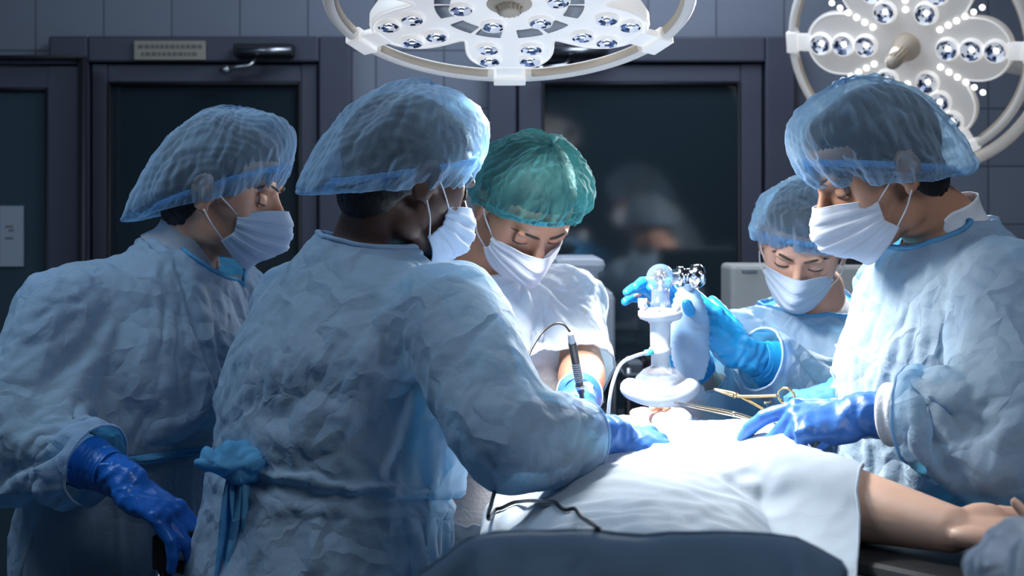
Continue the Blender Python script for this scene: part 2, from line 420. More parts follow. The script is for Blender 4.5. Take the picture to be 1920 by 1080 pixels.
def add_mask(person, T, s, mat, seed=0, zt=-.012, ts=-.030, zb=-.128, bs=-.082, wide=70, strap=True, tuck=.03, fold=1.0):
    def fn(u, v):
        x = 2*u-1; th = math.radians(wide*x); e = abs(x)**1.7
        z = (zt+(ts-zt)*e)*(1-v)+(zb+(bs-zb)*e)*v
        rx, ry = .0660, .083
        c = math.cos(th)
        px = rx*math.sin(th)*1.06
        py = .010+ry*(c**.9 if c > 0 else 0)
        tent = math.exp(-(th/.46)**2)*(.032*math.exp(-((v-.30)/.36)**2)+.010*math.exp(-((v-.62)/.2)**2))
        py += tent
        py -= (tuck*max(0, v-.62)/.38)*(.35+.65*c)
        px *= 1-.10*v
        n = V((math.sin(th), c, 0))
        dd = .0012*fold*(1 if (v*5.0) % 1 > .5 else -1)*(1 if .12 < v < .88 else 0)*(.6+.4*c)
        dd += .0035*fold*nz(x*3+seed, v*4, 1.7)+.004*fold*e*math.sin(v*13+seed)*max(0, abs(x)-.55)
        p = V((px, py, z))+n*dd
        return T@(p*s)
    me = grid_mesh(fn, 60, 48); me = evaluated(me, [('SOLIDIFY', dict(thickness=.0015, offset=0))])
    mk = link('face_mask', me, mat, person)
    # stitched edges
    for v in (0.0, 1.0):
        MB().tube([fn(u, v) for u in np.linspace(0, 1, 41)], .0013*s, 6).build('edge_binding', mat, mk)
    if strap:
        for q, u in ((-1, 0.0), (1, 1.0)):
            for v, ez, ey in ((0.03, .020, -.012), (.97, -.034, -.004)):
                a = fn(u, v); b = T@V((q*.083*s, ey*s, ez*s)); m = T@V((q*.0745*s, .022*s, (.2*ez-.01-.03*v)*s))
                pts = spline([a, (a+b)/2+T.to_3x3()@V((q*.006, 0, 0))*s, b], 6)
                MB().tube(pts, .0013*s, 6).build('ear_loop', M['strap'], mk)
    return mk

def hand_pieces(mb, T, side, curl, s=1.0, spread=6, thumb=(35, 25, 20, 10), grow=0.0):
    """T hand frame: origin wrist, +y to the fingers, -z out of the palm; side +1 left hand, -1 right. curl: 4 x (mcp,pip,dip) degrees, index first."""
    P = lambda v: T@(V(v)*s)
    R3 = T.to_3x3().normalized()
    rings = []
    for y, w, h, z in ((-.02, .025, .020, 0), (-.005, .027, .0195, 0), (.02, .034, .017, -.002), (.05, .040, .0155, -.002), (.080, .041, .0135, 0), (.094, .038, .0105, 0)):
        rings.append((P((0, y, z)), R3@V((1, 0, 0)), R3@V((0, 0, 1)), (w+grow)*s, (h+grow)*s))
    mb.loft(rings, 22)
    mb.ell(P((side*.026, .030, -.010)), [(q+grow)*s for q in (.018, .028, .015)], R3@Matrix.Rotation(-side*.4, 3, 'Z'))
    mb.ell(P((-side*.026, .035, -.008)), [(q+grow)*s for q in (.014, .030, .012)], R3)
    tips = []
    L = ((.046, .027, .022), (.050, .031, .023), (.047, .029, .022), (.037, .022, .020))
    xs = (.0300, .0100, -.0105, -.0295); ys = (.088, .092, .088, .080); rr = (.0094, .0097, .0092, .0082)
    for k in range(4):
        p = V((side*xs[k], ys[k], 0)); az = math.radians(spread*(1.5-k))*side
        r = rr[k]+grow; a = 0; pts = [V((side*xs[k]*.8, ys[k]-.045, 0)), p]; rad = [r*1.05, r*1.08]
        mb.ell(P(p+V((0, -.002, .002))), (r*1.18*s,)*3)
        for j in range(3):
            a += math.radians(curl[k][j])
            d = V((math.sin(az)*math.cos(a), math.cos(az)*math.cos(a), -math.sin(a)))
            p = p+d*L[k][j]; pts.append(p); rad.append(r*(1.0, .93, .80)[j])
            mb.ell(P(p), (r*(1.04, .97, .80)[j]*s,)*3)
        mb.tube([P(q) for q in pts], [q*s for q in rad], 14)
        tips.append(P(p))
    ab, fl, t1, t2 = thumb  # abduction, drop, bends towards the fingers
    p = V((side*.024, .018, -.006)); a = math.radians(ab+18); dz = math.radians(fl)
    pts = [p]; rad = [.0135+grow]
    for j, l in enumerate((.042, .032, .026)):
        d = V((side*math.sin(a)*math.cos(dz), math.cos(a)*math.cos(dz), -math.sin(dz)))
        p = p+d*l; pts.append(p); r = (.0118, .0108, .0088)[j]+grow; rad.append(r); mb.ell(P(p), (r*s,)*3)
        a -= math.radians((t1, t2, 0)[j])
    mb.tube([P(q) for q in pts], [q*s for q in rad], 14)
    tips.append(P(p))
    return tips

def add_glove(person, T, side, curl, mat, fdir, s=1.0, cuff=.085, cuffw=.040, thumb=(35, 25, 20, 10), spread=6, lip=None):
    mb = MB(); tips = hand_pieces(mb, T, side, curl, s, spread, thumb, .0012)
    w0 = V(T.translation); mb.cone(w0+T.to_3x3()@V((0, .012*s, 0)), w0-fdir*.045*s, .0285*s, .0315*s)
    me = remesh(mb, .0026, 6); a = co(me); nn = nrm(me)
    Ti = T.inverted()
    for i in range(len(a)):
        l = Ti@V(a[i]); w = math.exp(-max(0, l.y-.0)*18)
        a[i] += nn[i]*(.0012*nz(l.x*60, l.y*45, l.z*60)+.0007*min(1, w)*math.sin(l.y*330+5*nz(l.x*30, l.y*30, l.z*30))+.0020*(1-abs(nz(l.x*22, l.y*30+l.x*30, l.z*22)))**6*min(1, w))
    setco(me, a)
    g = link('surgical_glove', me, mat, person)
    hx, hy = T.to_3x3()@V((1, 0, 0)), T.to_3x3()@V((0, 1, 0))
    def fn(u, v):
        ph = 2*PI*u; y = -.022-(cuff-.022)*v; w = .0315+(cuffw-.0315)*v; h = .0305+(cuffw*.95-.0305)*v
        w += .0022*nz(math.cos(ph)*2.5, math.sin(ph)*2.5, v*5)+.0010*math.sin(v*38+3*math.sin(ph*2))
        k = max(0, min(1, (.012-y)/.030)); k = k*k*(3-2*k)
        c = V(T.translation)+(hy*y if y > 0 else hy.lerp(fdir, k*.5+.5*min(1, k)).normalized()*y)*s
        ax = hy.lerp(fdir, k).normalized(); xx = (hx-ax*hx.dot(ax)).normalized(); zz = xx.cross(ax)
        return c+(xx*(w*math.cos(ph))+zz*(h*math.sin(ph)))*s
    me = grid_mesh(fn, 64, 26, True); me = evaluated(me, [('SOLIDIFY', dict(thickness=.0012))])
    c = link('glove_cuff', me, mat, g)
    MB().tube([fn(u, 1.0) for u in np.linspace(0, 1, 49)], .0016, 6).build('rolled_edge', lip or mat, c)
    return g, tips

def hand_frame(wrist, d, palm):
    """d finger direction, palm: outward palm normal"""
    y = V(d).normalized(); z = -(V(palm)-y*V(palm).dot(y)).normalized(); x = y.cross(z).normalized()
    return mat4(Matrix((x, y, z)).transposed(), wrist)

RELAX = [(25, 30, 15), (30, 35, 18), (35, 38, 20), (38, 40, 20)]

# ---------------------------------------------------------------- bodies and gowns
def head_frame(c, fwd, roll=0.0):
    return mat4(frame(fwd)@Matrix.Rotation(math.radians(roll), 3, 'Y'), c)@Matrix.Diagonal((1, 1, .93, 1))

def sim_cloth(items, colliders, frames, grow=0.06):
    """items: (object, pinned vertex weights). Drapes the sheets over the bodies with Blender's cloth solver and keeps the result."""
    for c in colliders:
        md = c.modifiers.new('c', 'COLLISION'); c.collision.thickness_outer = .004; c.collision.thickness_inner = .05; c.collision.cloth_friction = 12
    cols = {}
    for k in (1, 2):
        cols[k] = bpy.data.collections.new('fits'); COL.children.link(cols[k])
        for c in colliders:
            if c.get('fit') == k: cols[k].objects.link(c)
    for o, pins, g, kw in items:
        vg = o.vertex_groups.new(name='pin')
        for i, w in pins: vg.add([i], w, 'REPLACE')
        md = o.modifiers.new('cl', 'CLOTH'); s = md.settings
        s.quality = kw.get('quality', 5); s.mass = .10; s.air_damping = 2.0
        s.tension_stiffness = 14; s.compression_stiffness = kw.get('comp', 10); s.shear_stiffness = kw.get('shear', 4); s.bending_stiffness = kw.get('bend', .03)
        s.tension_damping = 8; s.compression_damping = 8; s.shear_damping = 6
        s.shrink_min = -g; s.shrink_max = -g
        s.vertex_group_mass = 'pin'; s.pin_stiffness = 1
        s.effector_weights.gravity = kw.get('grav', .7)
        md.collision_settings.use_collision = True; md.collision_settings.collection = cols[kw.get('fit', 1)]; md.collision_settings.distance_min = kw.get('dist', .004); md.collision_settings.collision_quality = 2
        md.collision_settings.use_self_collision = False
        md.point_cache.frame_start = 1; md.point_cache.frame_end = frames
    SC.frame_start = 1; SC.frame_end = frames
    for f in range(1, frames+1): SC.frame_set(f)
    dg = bpy.context.evaluated_depsgraph_get()
    res = []
    for o, *_ in items:
        me = bpy.data.meshes.new_from_object(o.evaluated_get(dg)); res.append(me)
    for (o, *_), me in zip(items, res):
        mats = list(o.data.materials); old = o.data
        o.modifiers.clear(); o.vertex_groups.clear(); o.data = me; me.name = old.name
        me.materials.clear(); [me.materials.append(m) for m in mats]
    for c in colliders: c.modifiers.clear()
    for k in cols: bpy.data.collections.remove(cols[k])
    SC.frame_set(1)

SIM = []; COLL = []; INFO = []
def cut(me, tests):
    """tests: (centre, radius, plane point, outward normal): bisect locally and drop what lies beyond"""
    bm = bmesh.new(); bm.from_mesh(me)
    for c, r, p, n in tests:
        vs = [v for v in bm.verts if (v.co-c).length < r]; S = set(vs)
        fs = [f for f in bm.faces if all(v in S for v in f.verts)]; es = list({e for f in fs for e in f.edges})
        bmesh.ops.bisect_plane(bm, geom=vs+es+fs, plane_co=p, plane_no=n)
        dl = [v for v in bm.verts if (v.co-c).length < r and (v.co-p).dot(n) > 1e-5]
        bmesh.ops.delete(bm, geom=dl, context='VERTS')
    bmesh.ops.recalc_face_normals(bm, faces=bm.faces)
    bm.to_mesh(me); bm.free(); return me

def person(sp):
    """sp keys: label, head(c,fwd,roll,s), neck, sl, sr, el, er, wl, wr, hip, face(yaw vector), hem, skin ..."""
    hip = V(sp['hip']); fy = V(sp['face']).normalized()
    root = empty('person', (hip.x, hip.y, 0), sp['label'], 'person', sp.get('group'))
    T = head_frame(*sp['head'][:3]); s = sp['head'][3]
    neck = V(sp['neck']); sl, sr = V(sp['sl']), V(sp['sr']); mid = (sl+sr)/2
    lat = (sr-sl).normalized(); latw = (sr-sl).length/2
    hl = fy.cross(V((0, 0, 1))).normalized()
    B = sp.get('build', 1.0)
    ax = (mid-hip).normalized(); bk = lat.cross(ax).normalized()
    if bk.dot(fy) < 0: bk = -bk       # bk points to the front
    def ring(k, rx, ry, fwd=0):
        c = hip.lerp(mid, k)+bk*fwd; l = hl.lerp(lat, max(0, min(1, k))).normalized(); f = fy.lerp(bk, max(0, min(1, k))).normalized()
        return (c, l, f, rx*B, ry*B)
    def torso(mb, e, skirt=False):
        rings = []
        if skirt:
            hem = sp['hem']; dz = hip.z-hem
            c = V((hip.x, hip.y, 0))
            for t in (1.0, .8, .6, .4, .2):
                rings.append((V((hip.x, hip.y, hip.z-dz*t)), hl, fy, (.185+e+.05*t)*B, (.135+e+.07*t)*B))
        rings += [ring(-.0, .172+e, .125+e), ring(.25, .152+e, .112+e, .005), ring(.5, .158+e, .118+e, .008), ring(.75, .172+e, .125+e, .010)]
        rings.append((mid-ax*.035+bk*.0, lat, bk, latw*.92+e*.9, .098+e))
        rings.append((mid+ax*.018, lat, bk, latw*.78+e*.4, .078+e*.8))
        rings.append((mid.lerp(neck, .62)+ax*.006, lat, bk, latw*.40+e*.3, .062+e*.6))
        if not skirt: rings.append((neck, lat, bk, .056, .056))
        else: rings.append((neck-(neck-mid)*.05, lat, bk, .066+e*.2, .066+e*.2))
        mb.loft(rings, 40)
        return rings
    # body, one continuous surface
    mb = MB(); torso(mb, 0)
    nk = T@V((0, -.030*s, -.055*s))
    mb.cone(mid.lerp(neck, .5), neck, .060, .055); mb.cone(neck, nk, .055*sp.get('neckr', 1), .055*sp.get('neckr', 1))
    head_pieces(mb, T, s, sp.get('nose', 1.0))
    for S, E, Wr in ((sl, sp['el'], sp['wl']), (sr, sp['er'], sp['wr'])):
        E = V(E); Wr = V(Wr)
        S_ = S+(E-S).normalized()*.03; mb.cone(S_, E, .050*B, .042*B); mb.cone(E, E.lerp(Wr, .35), .042*B, .044*B); mb.cone(E.lerp(Wr, .35), Wr, .044*B, .0245)
    for q in (-1, 1):
        h = hip+hl*q*.085*B; k = V((h.x, h.y, .50))+fy*.02; a = V((h.x, h.y, .09))+hl*q*.02
        mb.cone(h, k, .088*B, .058*B); mb.cone(k, k.lerp(a, .3), .056*B, .058*B); mb.cone(k.lerp(a, .3), a, .058*B, .038*B)
        mb.cone(a-V((0, 0, .04)), a+fy*.12-V((0, 0, .055)), .036, .03)
    hands = []
    for key in ('L', 'R'):
        if key in sp.get('hands', {}):
            h = sp['hands'][key]; side = 1 if key == 'L' else -1
            HT = hand_frame(sp['wl'] if key == 'L' else sp['wr'], h['d'], h['palm'])
            hand_pieces(mb, HT, side, h.get('curl', RELAX), h.get('s', 1.0)*.97, h.get('spread', 6), h.get('thumb', (35, 25, 20, 10)), -.001)
            hands.append((key, side, HT, h))
    me = remesh(mb, sp.get('vox', .0052), 4)
    body = link('body', me, sp['skin'], root)
    # low copy of the body for the cloth to fall on
    mb = MB(); torso(mb, .022); mb.cone(mid.lerp(neck, .5), neck, .062, .058)
    for S, E, Wr in ((sl, sp['el'], sp['wl']), (sr, sp['er'], sp['wr'])):
        E = V(E); Wr = V(Wr); mb.cone(S+(E-S).normalized()*.03, E, .060*B, .055*B); mb.cone(E, Wr, .052*B, .032)
    for q in (-1, 1):
        h = hip+hl*q*.085*B; mb.cone(h, V((h.x, h.y, .45)), .095*B, .07*B)
    cme = remesh(mb, .022, 2); cb = link('fit', cme); COLL.append(cb); cb['fit'] = 1
    # scrubs
    mb = MB(); rr = torso(mb, .008)
    for q in (-1, 1):
        h = hip+hl*q*.085*B; k = V((h.x, h.y, .50))+fy*.02; a = V((h.x, h.y, .10))+hl*q*.02
        mb.cone(h, k, .105*B, .085*B); mb.cone(k, a, .085*B, .07*B)
    for S, E in ((sl, sp['el']), (sr, sp['er'])):
        E = V(E); mb.cone(S.lerp(E, .14), S.lerp(E, .55), .054*B, .052*B)
    me = remesh(mb, .013, 3)
    nd = (neck-mid).normalized()
    cdir = V(sp.get('collar_dir', (nk-neck).normalized()*.25+nd*.75)).normalized()
    cut(me, [(neck, .14, neck-cdir*.006, cdir)])
    scr = link('scrubs', evaluated(me, [('SOLIDIFY', dict(thickness=.002))]), sp['scrub'], root)
    for q in (-1, 1):
        a = V((hip.x, hip.y, .0))+hl*q*(.085*B+.02)
        mb = MB().ell(a+fy*.045+V((0, 0, .035)), (.05, .13, .035), frame(fy)).ell(a-fy*.02+V((0, 0, .055)), (.045, .06, .05), frame(fy)).box(a+fy*.03+V((0, 0, .012)), (.09, .24, .024), frame(fy))
        link('clog', remesh(mb, .008, 4), M['shoe'], root)
    # gown
    g = sp.get('g', {}); e = g.get('e', .032)
    mb = MB(); torso(mb, e, True)
    sw = g.get('sw', .030)
    cuts = []
    short = g.get('short', False)
    for S, E, Wr in ((sl, sp['el'], sp['wl']), (sr, sp['er'], sp['wr'])):
        E = V(E); Wr = V(Wr)
        mb.cone(S+(E-S).normalized()*.024, E, .058*B+sw*.75, .050*B+sw*1.15)
        if short:
            dd = (E-S).normalized(); cuts.append((E, .16, S.lerp(E, g.get('shortk', .92)), dd))
        else:
            mb.cone(E, E.lerp(Wr, .5), .050*B+sw*1.15, .046*B+sw*1.0); mb.cone(E.lerp(Wr, .5), Wr, .046*B+sw, .036+sw*.25)
            dd = (Wr-E).normalized(); cb_ = g.get('cuffb', .03); cuts.append((Wr-dd*cb_*.3, g.get('cutr', (.095, .095))[0 if S == sl else 1], Wr-dd*g.get('cuffb', .03), dd))
    me = remesh(mb, g.get('vox', .0110), 3)
    cuts.append((neck, sp.get('colr', .12), neck-cdir*g.get('collar_drop', .004), cdir))
    if g.get('v'): cuts.append(g['v'])
    bot = V((hip.x, hip.y, sp['hem']-.0))
    if 'hem_n' in g: hn = V(g['hem_n']).normalized()
    else: hn = V((0, 0, -1))
    cuts.append((bot, .6 if not 'hem_r' in g else g['hem_r'], bot+V((0, 0, .03)), hn))
    if 'hemcut' in g: cuts.append((g['hemcut'][0], .55, g['hemcut'][0], g['hemcut'][1]))
    cut(me, cuts)
    gown = link('gown', me, g.get('mat', M['gown']), root)
    a = co(me); pins = {}
    for S, E, Wr in ((sl, sp['el'], sp['wl']), (sr, sp['er'], sp['wr'])):
        E = V(E); Wr = V(Wr); dd = (Wr-E).normalized()
        if not short:
            d = (a-np.array(Wr-dd*g.get('cuffb', .03)))
            for i in np.where((np.linalg.norm(d, axis=1) < .09) & (d@np.array(dd) > -.012))[0]: pins[int(i)] = 1.0
    d = a-np.array(neck)
    for i in np.where((np.linalg.norm(d, axis=1) < .13) & (d@np.array(cdir) > -.022))[0]: pins[int(i)] = 1.0
    belt = g.get('belt')
    if belt is not None:
        bc, bn, bs = V(belt[0]), V(belt[1]).normalized(), belt[2]
        d = a-np.array(bc); sel = np.where((np.abs(d@np.array(bn)) < .013) & (np.linalg.norm(d, axis=1) < .32))[0]
        # leave the sleeves free
        arm = np.zeros(len(a), bool)
        for S, E, Wr in ((sl, sp['el'], sp['wl']), (sr, sp['er'], sp['wr'])):
            for p0, p1 in ((V(S), V(E)), (V(E), V(Wr))):
                p0 = np.array(p0); p1 = np.array(p1); t = np.clip(((a-p0)@(p1-p0))/((p1-p0)@(p1-p0)), 0, 1)
                arm |= np.linalg.norm(a-(p0+t[:, None]*(p1-p0)), axis=1) < .11
        for i in sel:
            if arm[i]: continue
            pins[int(i)] = 1.0
            a[i] = a[i]-np.array(bn)*0; r = a[i]-np.array(bc); a[i] = np.array(bc)+r*bs
        setco(me, a)
    INFO.append((gown, neck, root, g, belt, [V(sp['el']), V(sp['er'])], [V(sp['wl']), V(sp['wr'])], [sl, sr]))
    SIM.append((gown, list(pins.items()), g.get('grow', .07), g.get('kw', {})))
    # cuffs, gloves
    for key, side, HT, h in hands:
        E = V(sp['el'] if key == 'L' else sp['er']); Wr = V(sp['wl'] if key == 'L' else sp['wr']); dd = (Wr-E).normalized()
        if h.get('knit'):
            fx = frame(dd); k0, k1 = h['knit']
            def kf(u, v, fx=fx, Wr=Wr, dd=dd, k0=k0, k1=k1, kr=h.get('kr', .038)):
                ph = 2*PI*u; r = kr+.007*v+.0005*math.sin(ph*70)+.0014*math.sin(v*22)
                return Wr+dd*(k0+(k1-k0)*v)+fx@V((r*math.cos(ph), 0, r*math.sin(ph)))
            kme = evaluated(grid_mesh(kf, 160, 18, True), [('SOLIDIFY', dict(thickness=.002))])
            link('knit_cuff', kme, M['cuff'], root)
        add_glove(root, HT, side, h.get('curl', RELAX), h['mat'], dd, h.get('s', 1.0), h.get('cuff', .085), h.get('cuffw', .040), h.get('thumb', (35, 25, 20, 10)), h.get('spread', 6), h.get('lip'))
    if sp.get('shirt_collar'):
        cm, hgt, gap = sp['shirt_collar']; fx = frame(cdir); tf = T.to_3x3()@V((0, 1, 0)); a0 = math.atan2(tf.dot(fx@V((0, 0, 1))), tf.dot(fx@V((1, 0, 0))))
        def cf(u, v):
            ph = a0+gap+(2*PI-2*gap)*u; e_ = 1-abs(2*u-1); r = .064+.012*v*v-.004*math.sin(PI*v)+.002*nz(math.cos(ph)*3, math.sin(ph)*3, v*3)
            return neck+cdir*(-.028+hgt*(1-v)*(.55+.45*min(1, e_*3)))+fx@V((r*math.cos(ph), 0, r*math.sin(ph)))
        link('shirt_collar', evaluated(grid_mesh(cf, 70, 10), [('SOLIDIFY', dict(thickness=.0025))]), cm, root)
    add_face(root, T, s, sp['hair'], sp['skin'], sp.get('lid', -18))
    add_hair(root, T, s, sp['hair'], sp.get('hair_low', -.05))
    add_cap(root, T, s, **sp['cap'])
    add_mask(root, T, s, **sp['mask'])
    return root, T
M['collar_grey'] = simple('collar_grey', (.32, .34, .38), .85, bump=(60, .3, .004))
# ---------------------------------------------------------------- the people
WHO = '12345'
if '1' in WHO:
    person(dict(label='person in a pale gown at the far left, blue glove low beside a black clamp', head=(at(424, 358, 2.70), V((.97, -.13, -.22)), 0, 1.02),
        skin=M['skin_light'], hair=M['hair_black'], scrub=M['scrub_grey'], hair_low=-.050, lid=-30,
        neck=at(352, 462, 2.72), sr=at(132, 552, 2.57), sl=at(430, 540, 2.84), er=at(20, 800, 2.47), wr=at(228, 895, 2.36),
        el=at(520, 800, 2.98), wl=at(640, 880, 2.85), hip=at(235, 1050, 2.68), face=(.78, -.62, 0), hem=.42, build=.98,
        hands=dict(R=dict(d=(.80, -.12, -.60), palm=(-.5, .25, -.85), mat=M['glove_deep'], cuff=.064, cuffw=.0405, curl=[(8, 16, 10), (10, 20, 12), (14, 24, 14), (18, 28, 16)], thumb=(5, 25, 15, 10), s=1.04, spread=1.5, knit=(-.035, -.11), kr=.033),
                   L=dict(d=(.8, 0, -.3), palm=(0, 0, -1), mat=M['glove_deep'])),
        g=dict(e=.040, sw=.034, grow=.09, belt=(at(265, 830, 2.69), (0, 0, 1), .94), cuffb=.055, collar_drop=.006, bind='gown_trim'),
        shirt_collar=(M['collar_grey'], .050, .35),
        cap=dict(mat=M['cap_blue'], bandmat=M['cap_band'], zf=.064, zb=-.060, rx=.096, ryf=.104, ryb=.142, top=.144, sag=.035, seed=1, puff=34),
        mask=dict(mat=M['mask'], seed=4, wide=66)))
if '2' in WHO:
    person(dict(label='dark-skinned person seen from behind in a pale blue gown, right arm reaching to the table', head=(at(768, 338, 2.42), V((.82, .46, -.30)), 0, 1.04),
        skin=M['skin_dark'], hair=M['hair_black'], scrub=M['scrub_dark'], hair_low=-.045,
        neck=at(690, 455, 2.42), sr=at(832, 565, 2.27), sl=at(545, 560, 2.55), er=at(948, 818, 2.06), wr=at(1138, 818, 2.18),
        el=at(700, 830, 2.72), wl=at(900, 835, 2.66), hip=at(610, 930, 2.36)+V((-.02, 0, -.12)), face=(.72, .68, 0), hem=.45, build=1.10,
        hands=dict(R=dict(d=at(1250, 838, 2.23)-at(1138, 818, 2.18), palm=(0.1, .40, -.9), mat=M['glove_blue'], cuff=.05, cuffw=.036, curl=[(18, 30, 18), (28, 38, 22), (36, 46, 26), (42, 50, 26)], s=1.05, spread=9),
                   L=dict(d=(.6, .3, -.2), palm=(0, 0, -1), mat=M['glove_blue'])),
        g=dict(e=.040, sw=.008, cuffb=.045, grow=.045, belt=(at(610, 890, 2.36), (0.1, 0, 1), .90), knot=1, bind='gown'),
        cap=dict(mat=M['cap_blue'], bandmat=M['cap_band'], zf=.066, zb=-.042, rx=.094, ryf=.101, ryb=.140, top=.150, sag=.036, seed=3, puff=40),
        mask=dict(mat=M['mask'], seed=2)))
if '3' in WHO:
    person(dict(label='person in a green cap and white short-sleeved gown bending over the patient', head=(at(985, 388, 2.88), V((.30, -.62, -.78)), 0, 1.04),
        skin=M['skin_tan'], hair=M['hair_brown'], scrub=M['cuff'], hair_low=-.03, lid=-25,
        neck=at(905, 480, 3.0), sr=at(790, 560, 2.98), sl=at(1038, 540, 3.08), er=at(800, 780, 2.9), wr=at(1010, 800, 2.70),
        el=at(1092, 690, 2.98), wl=at(1086, 748, 2.72), hip=at(960, 960, 3.12)+V((0, 0, 0)), face=(.25, -.95, 0), hem=.45, build=1.0,
        hands=dict(L=dict(d=(-.02, -.75, -.55), palm=(-.75, .1, -.35), mat=M['glove_blue'], cuff=.035, cuffw=.041, curl=[(45, 40, 20), (50, 45, 25), (55, 50, 25), (60, 50, 25)], s=1.0, thumb=(10, 10, 20, 20), lip=M['mask_white']),
                   R=dict(d=(.95, -.2, -.1), palm=(0, .2, -1), mat=M['glove_blue'], curl=[(20, 20, 10)]*4)),
        g=dict(e=.030, sw=.030, grow=.05, short=True, mat=M['gown_white'], bind='gown_white'),
        cap=dict(mat=M['cap_green'], bandmat=M['cap_band_green'], zf=.062, zb=-.055, rx=.098, ryf=.100, ryb=.122, top=.150, sag=.01, seed=5, puff=14),
        mask=dict(mat=M['mask_white'], seed=6)))
if '4' in WHO:
    person(dict(label='person in a round-necked pale blue gown holding the resuscitator with cyan gloves', head=(at(1506, 458, 3.0), V((-.26, -.80, -.52)), -9, .97),
        skin=M['skin_fair'], hair=M['hair_brown'], scrub=M['cuff'], hair_low=-.045, lid=-16, neckr=.85,
        neck=at(1530, 545, 3.12), sr=at(1388, 618, 3.08), sl=at(1668, 618, 3.12), collar_dir=(-.08, -.42, .9), colr=.105, er=at(1335, 775, 3.0), wr=at(1282, 645, 2.80),
        el=at(1612, 748, 2.92), wl=at(1402, 668, 2.76), hip=at(1510, 960, 3.16), face=(-.15, -.98, 0), hem=.45, build=.92,
        hands=dict(L=dict(d=(-.76, -.10, .64), palm=(-.45, .75, -.45), mat=M['glove_cyan'], cuff=.06, cuffw=.043, curl=[(12, 25, 15), (14, 28, 15), (18, 30, 18), (22, 34, 20)], s=1.0, thumb=(30, 20, 15, 5)),
                   R=dict(d=(-.42, -.15, .9), palm=(-.5, -.6, -.1), mat=M['glove_cyan'], curl=[(30, 35, 20)]*4, s=.96)),
        g=dict(e=.034, sw=.030, grow=.06, collar_drop=.02, bind='gown_trim'),
        cap=dict(mat=M['cap_blue'], bandmat=M['cap_band'], zf=.066, zb=-.055, rx=.100, ryf=.100, ryb=.135, top=.142, sag=.03, seed=8, puff=26),
        mask=dict(mat=M['mask'], seed=9)))
if '5' in WHO:
    person(dict(label='person in a pale gown with white knit cuffs holding two gold-ringed instruments at the right', head=(at(1640, 322, 2.40), V((-.88, -.20, -.40)), 0, 1.03),
        skin=M['skin_tan'], hair=M['hair_black'], scrub=M['scrub_dark'], hair_low=-.045, lid=-30,
        neck=at(1768, 420, 2.44), sl=at(1888, 525, 2.27), sr=at(1695, 505, 2.62), el=at(1915, 772, 2.05), wl=at(1625, 778, 2.17),
        er=at(1745, 770, 2.78), wr=at(1592, 732, 2.52), hip=V((.70, 2.50, .93)), face=(-.95, -.25, 0), hem=.80, build=1.04,
        hands=dict(L=dict(d=(-.96, .12, -.10), palm=(-.10, .45, -.88), mat=M['glove_blue'], cuff=.05, cuffw=.036, curl=[(22, 22, 12), (50, 48, 28), (58, 54, 30), (62, 56, 28)], s=1.06, thumb=(15, 45, 20, 15), knit=(-.028, -.085), kr=.041, spread=9),
                   R=dict(d=(-.94, -.25, -.22), palm=(0, .2, -1), mat=M['glove_blue'], cuff=.05, cuffw=.038, curl=[(30, 45, 25), (40, 50, 25), (45, 50, 25), (50, 50, 25)], s=1.02, thumb=(10, 35, 20, 10), knit=(-.035, -.07), kr=.036)),
        g=dict(e=.036, sw=.024, grow=.08, cuffb=.062, hemcut=(V((.592, 2.4, 1.135)), V((.27, 0, -1)).normalized()), bind='gown_trim', cutr=(.10, .072)),
        shirt_collar=(M['cuff'], .055, .5),
        cap=dict(mat=M['cap_blue'], bandmat=M['cap_band'], zf=.056, zb=-.050, rx=.098, ryf=.108, ryb=.130, top=.144, sag=.005, seed=11, puff=36),
        mask=dict(mat=M['mask_white'], seed=12)))

# ---------------------------------------------------------------- the patient
M['patient'] = M['skin_tan2'] = skin('skin_patient', (0.80, 0.52, 0.38))
PT = mat4(frame(V((0, -.02, 1)), V((0, 1, 0))), V((.255, 2.80, 1.135)))
pat = empty('person', (.2, 2.3, 0), 'patient lying under the sheets, one bare forearm on the black arm board', 'person')
mb = MB(); head_pieces(mb, PT, 1.0)
ex = V((1, -.06, 0)).normalized(); ez = V((0, 0, 1)); ey = V((.06, 1, 0)).normalized()
mb.loft([(V((.155, 1.84, 1.10)), ex, ez, .17, .085), (V((.175, 2.0, 1.12)), ex, ez, .16, .095), (V((.20, 2.2, 1.13)), ex, ez, .175, .11), (V((.225, 2.42, 1.13)), ex, ez, .18, .11),
         (V((.24, 2.54, 1.12)), ex, ez, .13, .085), (V((.25, 2.62, 1.12)), ex, ez, .06, .06)], 40)
mb.cone(V((.25, 2.60, 1.13)), V((.255, 2.74, 1.13)), .056, .052)
mb.cone(V((.245, 2.67, 1.155)), V((.25, 2.70, 1.165)), .035, .03)
PSH, PEL, PWR = V((.355, 2.38, 1.185)), at(1478, 915, 2.12), at(1782, 992, 1.92)
mb.cone(PSH, PEL, .058, .048); mb.cone(PEL, PEL.lerp(PWR, .35), .047, .049); mb.cone(PEL.lerp(PWR, .35), PWR, .049, .029)
mb.cone(V((.04, 2.42, 1.12)), V((-.02, 2.10, 1.08)), .055, .045); mb.cone(V((-.02, 2.10, 1.08)), V((-.03, 1.85, 1.08)), .045, .03)
for q, kx in ((.08, .235), (-.08, .02)):
    mb.cone(V((.155+q, 1.84, 1.10)), V((kx, 1.42, 1.202)), .085, .058); mb.cone(V((kx, 1.42, 1.202)), V((kx-.01, 1.20, 1.06)), .056, .04)
    mb.cone(V((kx-.01, 1.20, 1.05)), V((kx-.01, 1.08, 1.05)), .036, .028)
mb.ell(V((.32, 2.36, 1.165)), (.10, .13, .085)); FITMB = MB(); FITMB.v = list(mb.v); FITMB.f = list(mb.f)
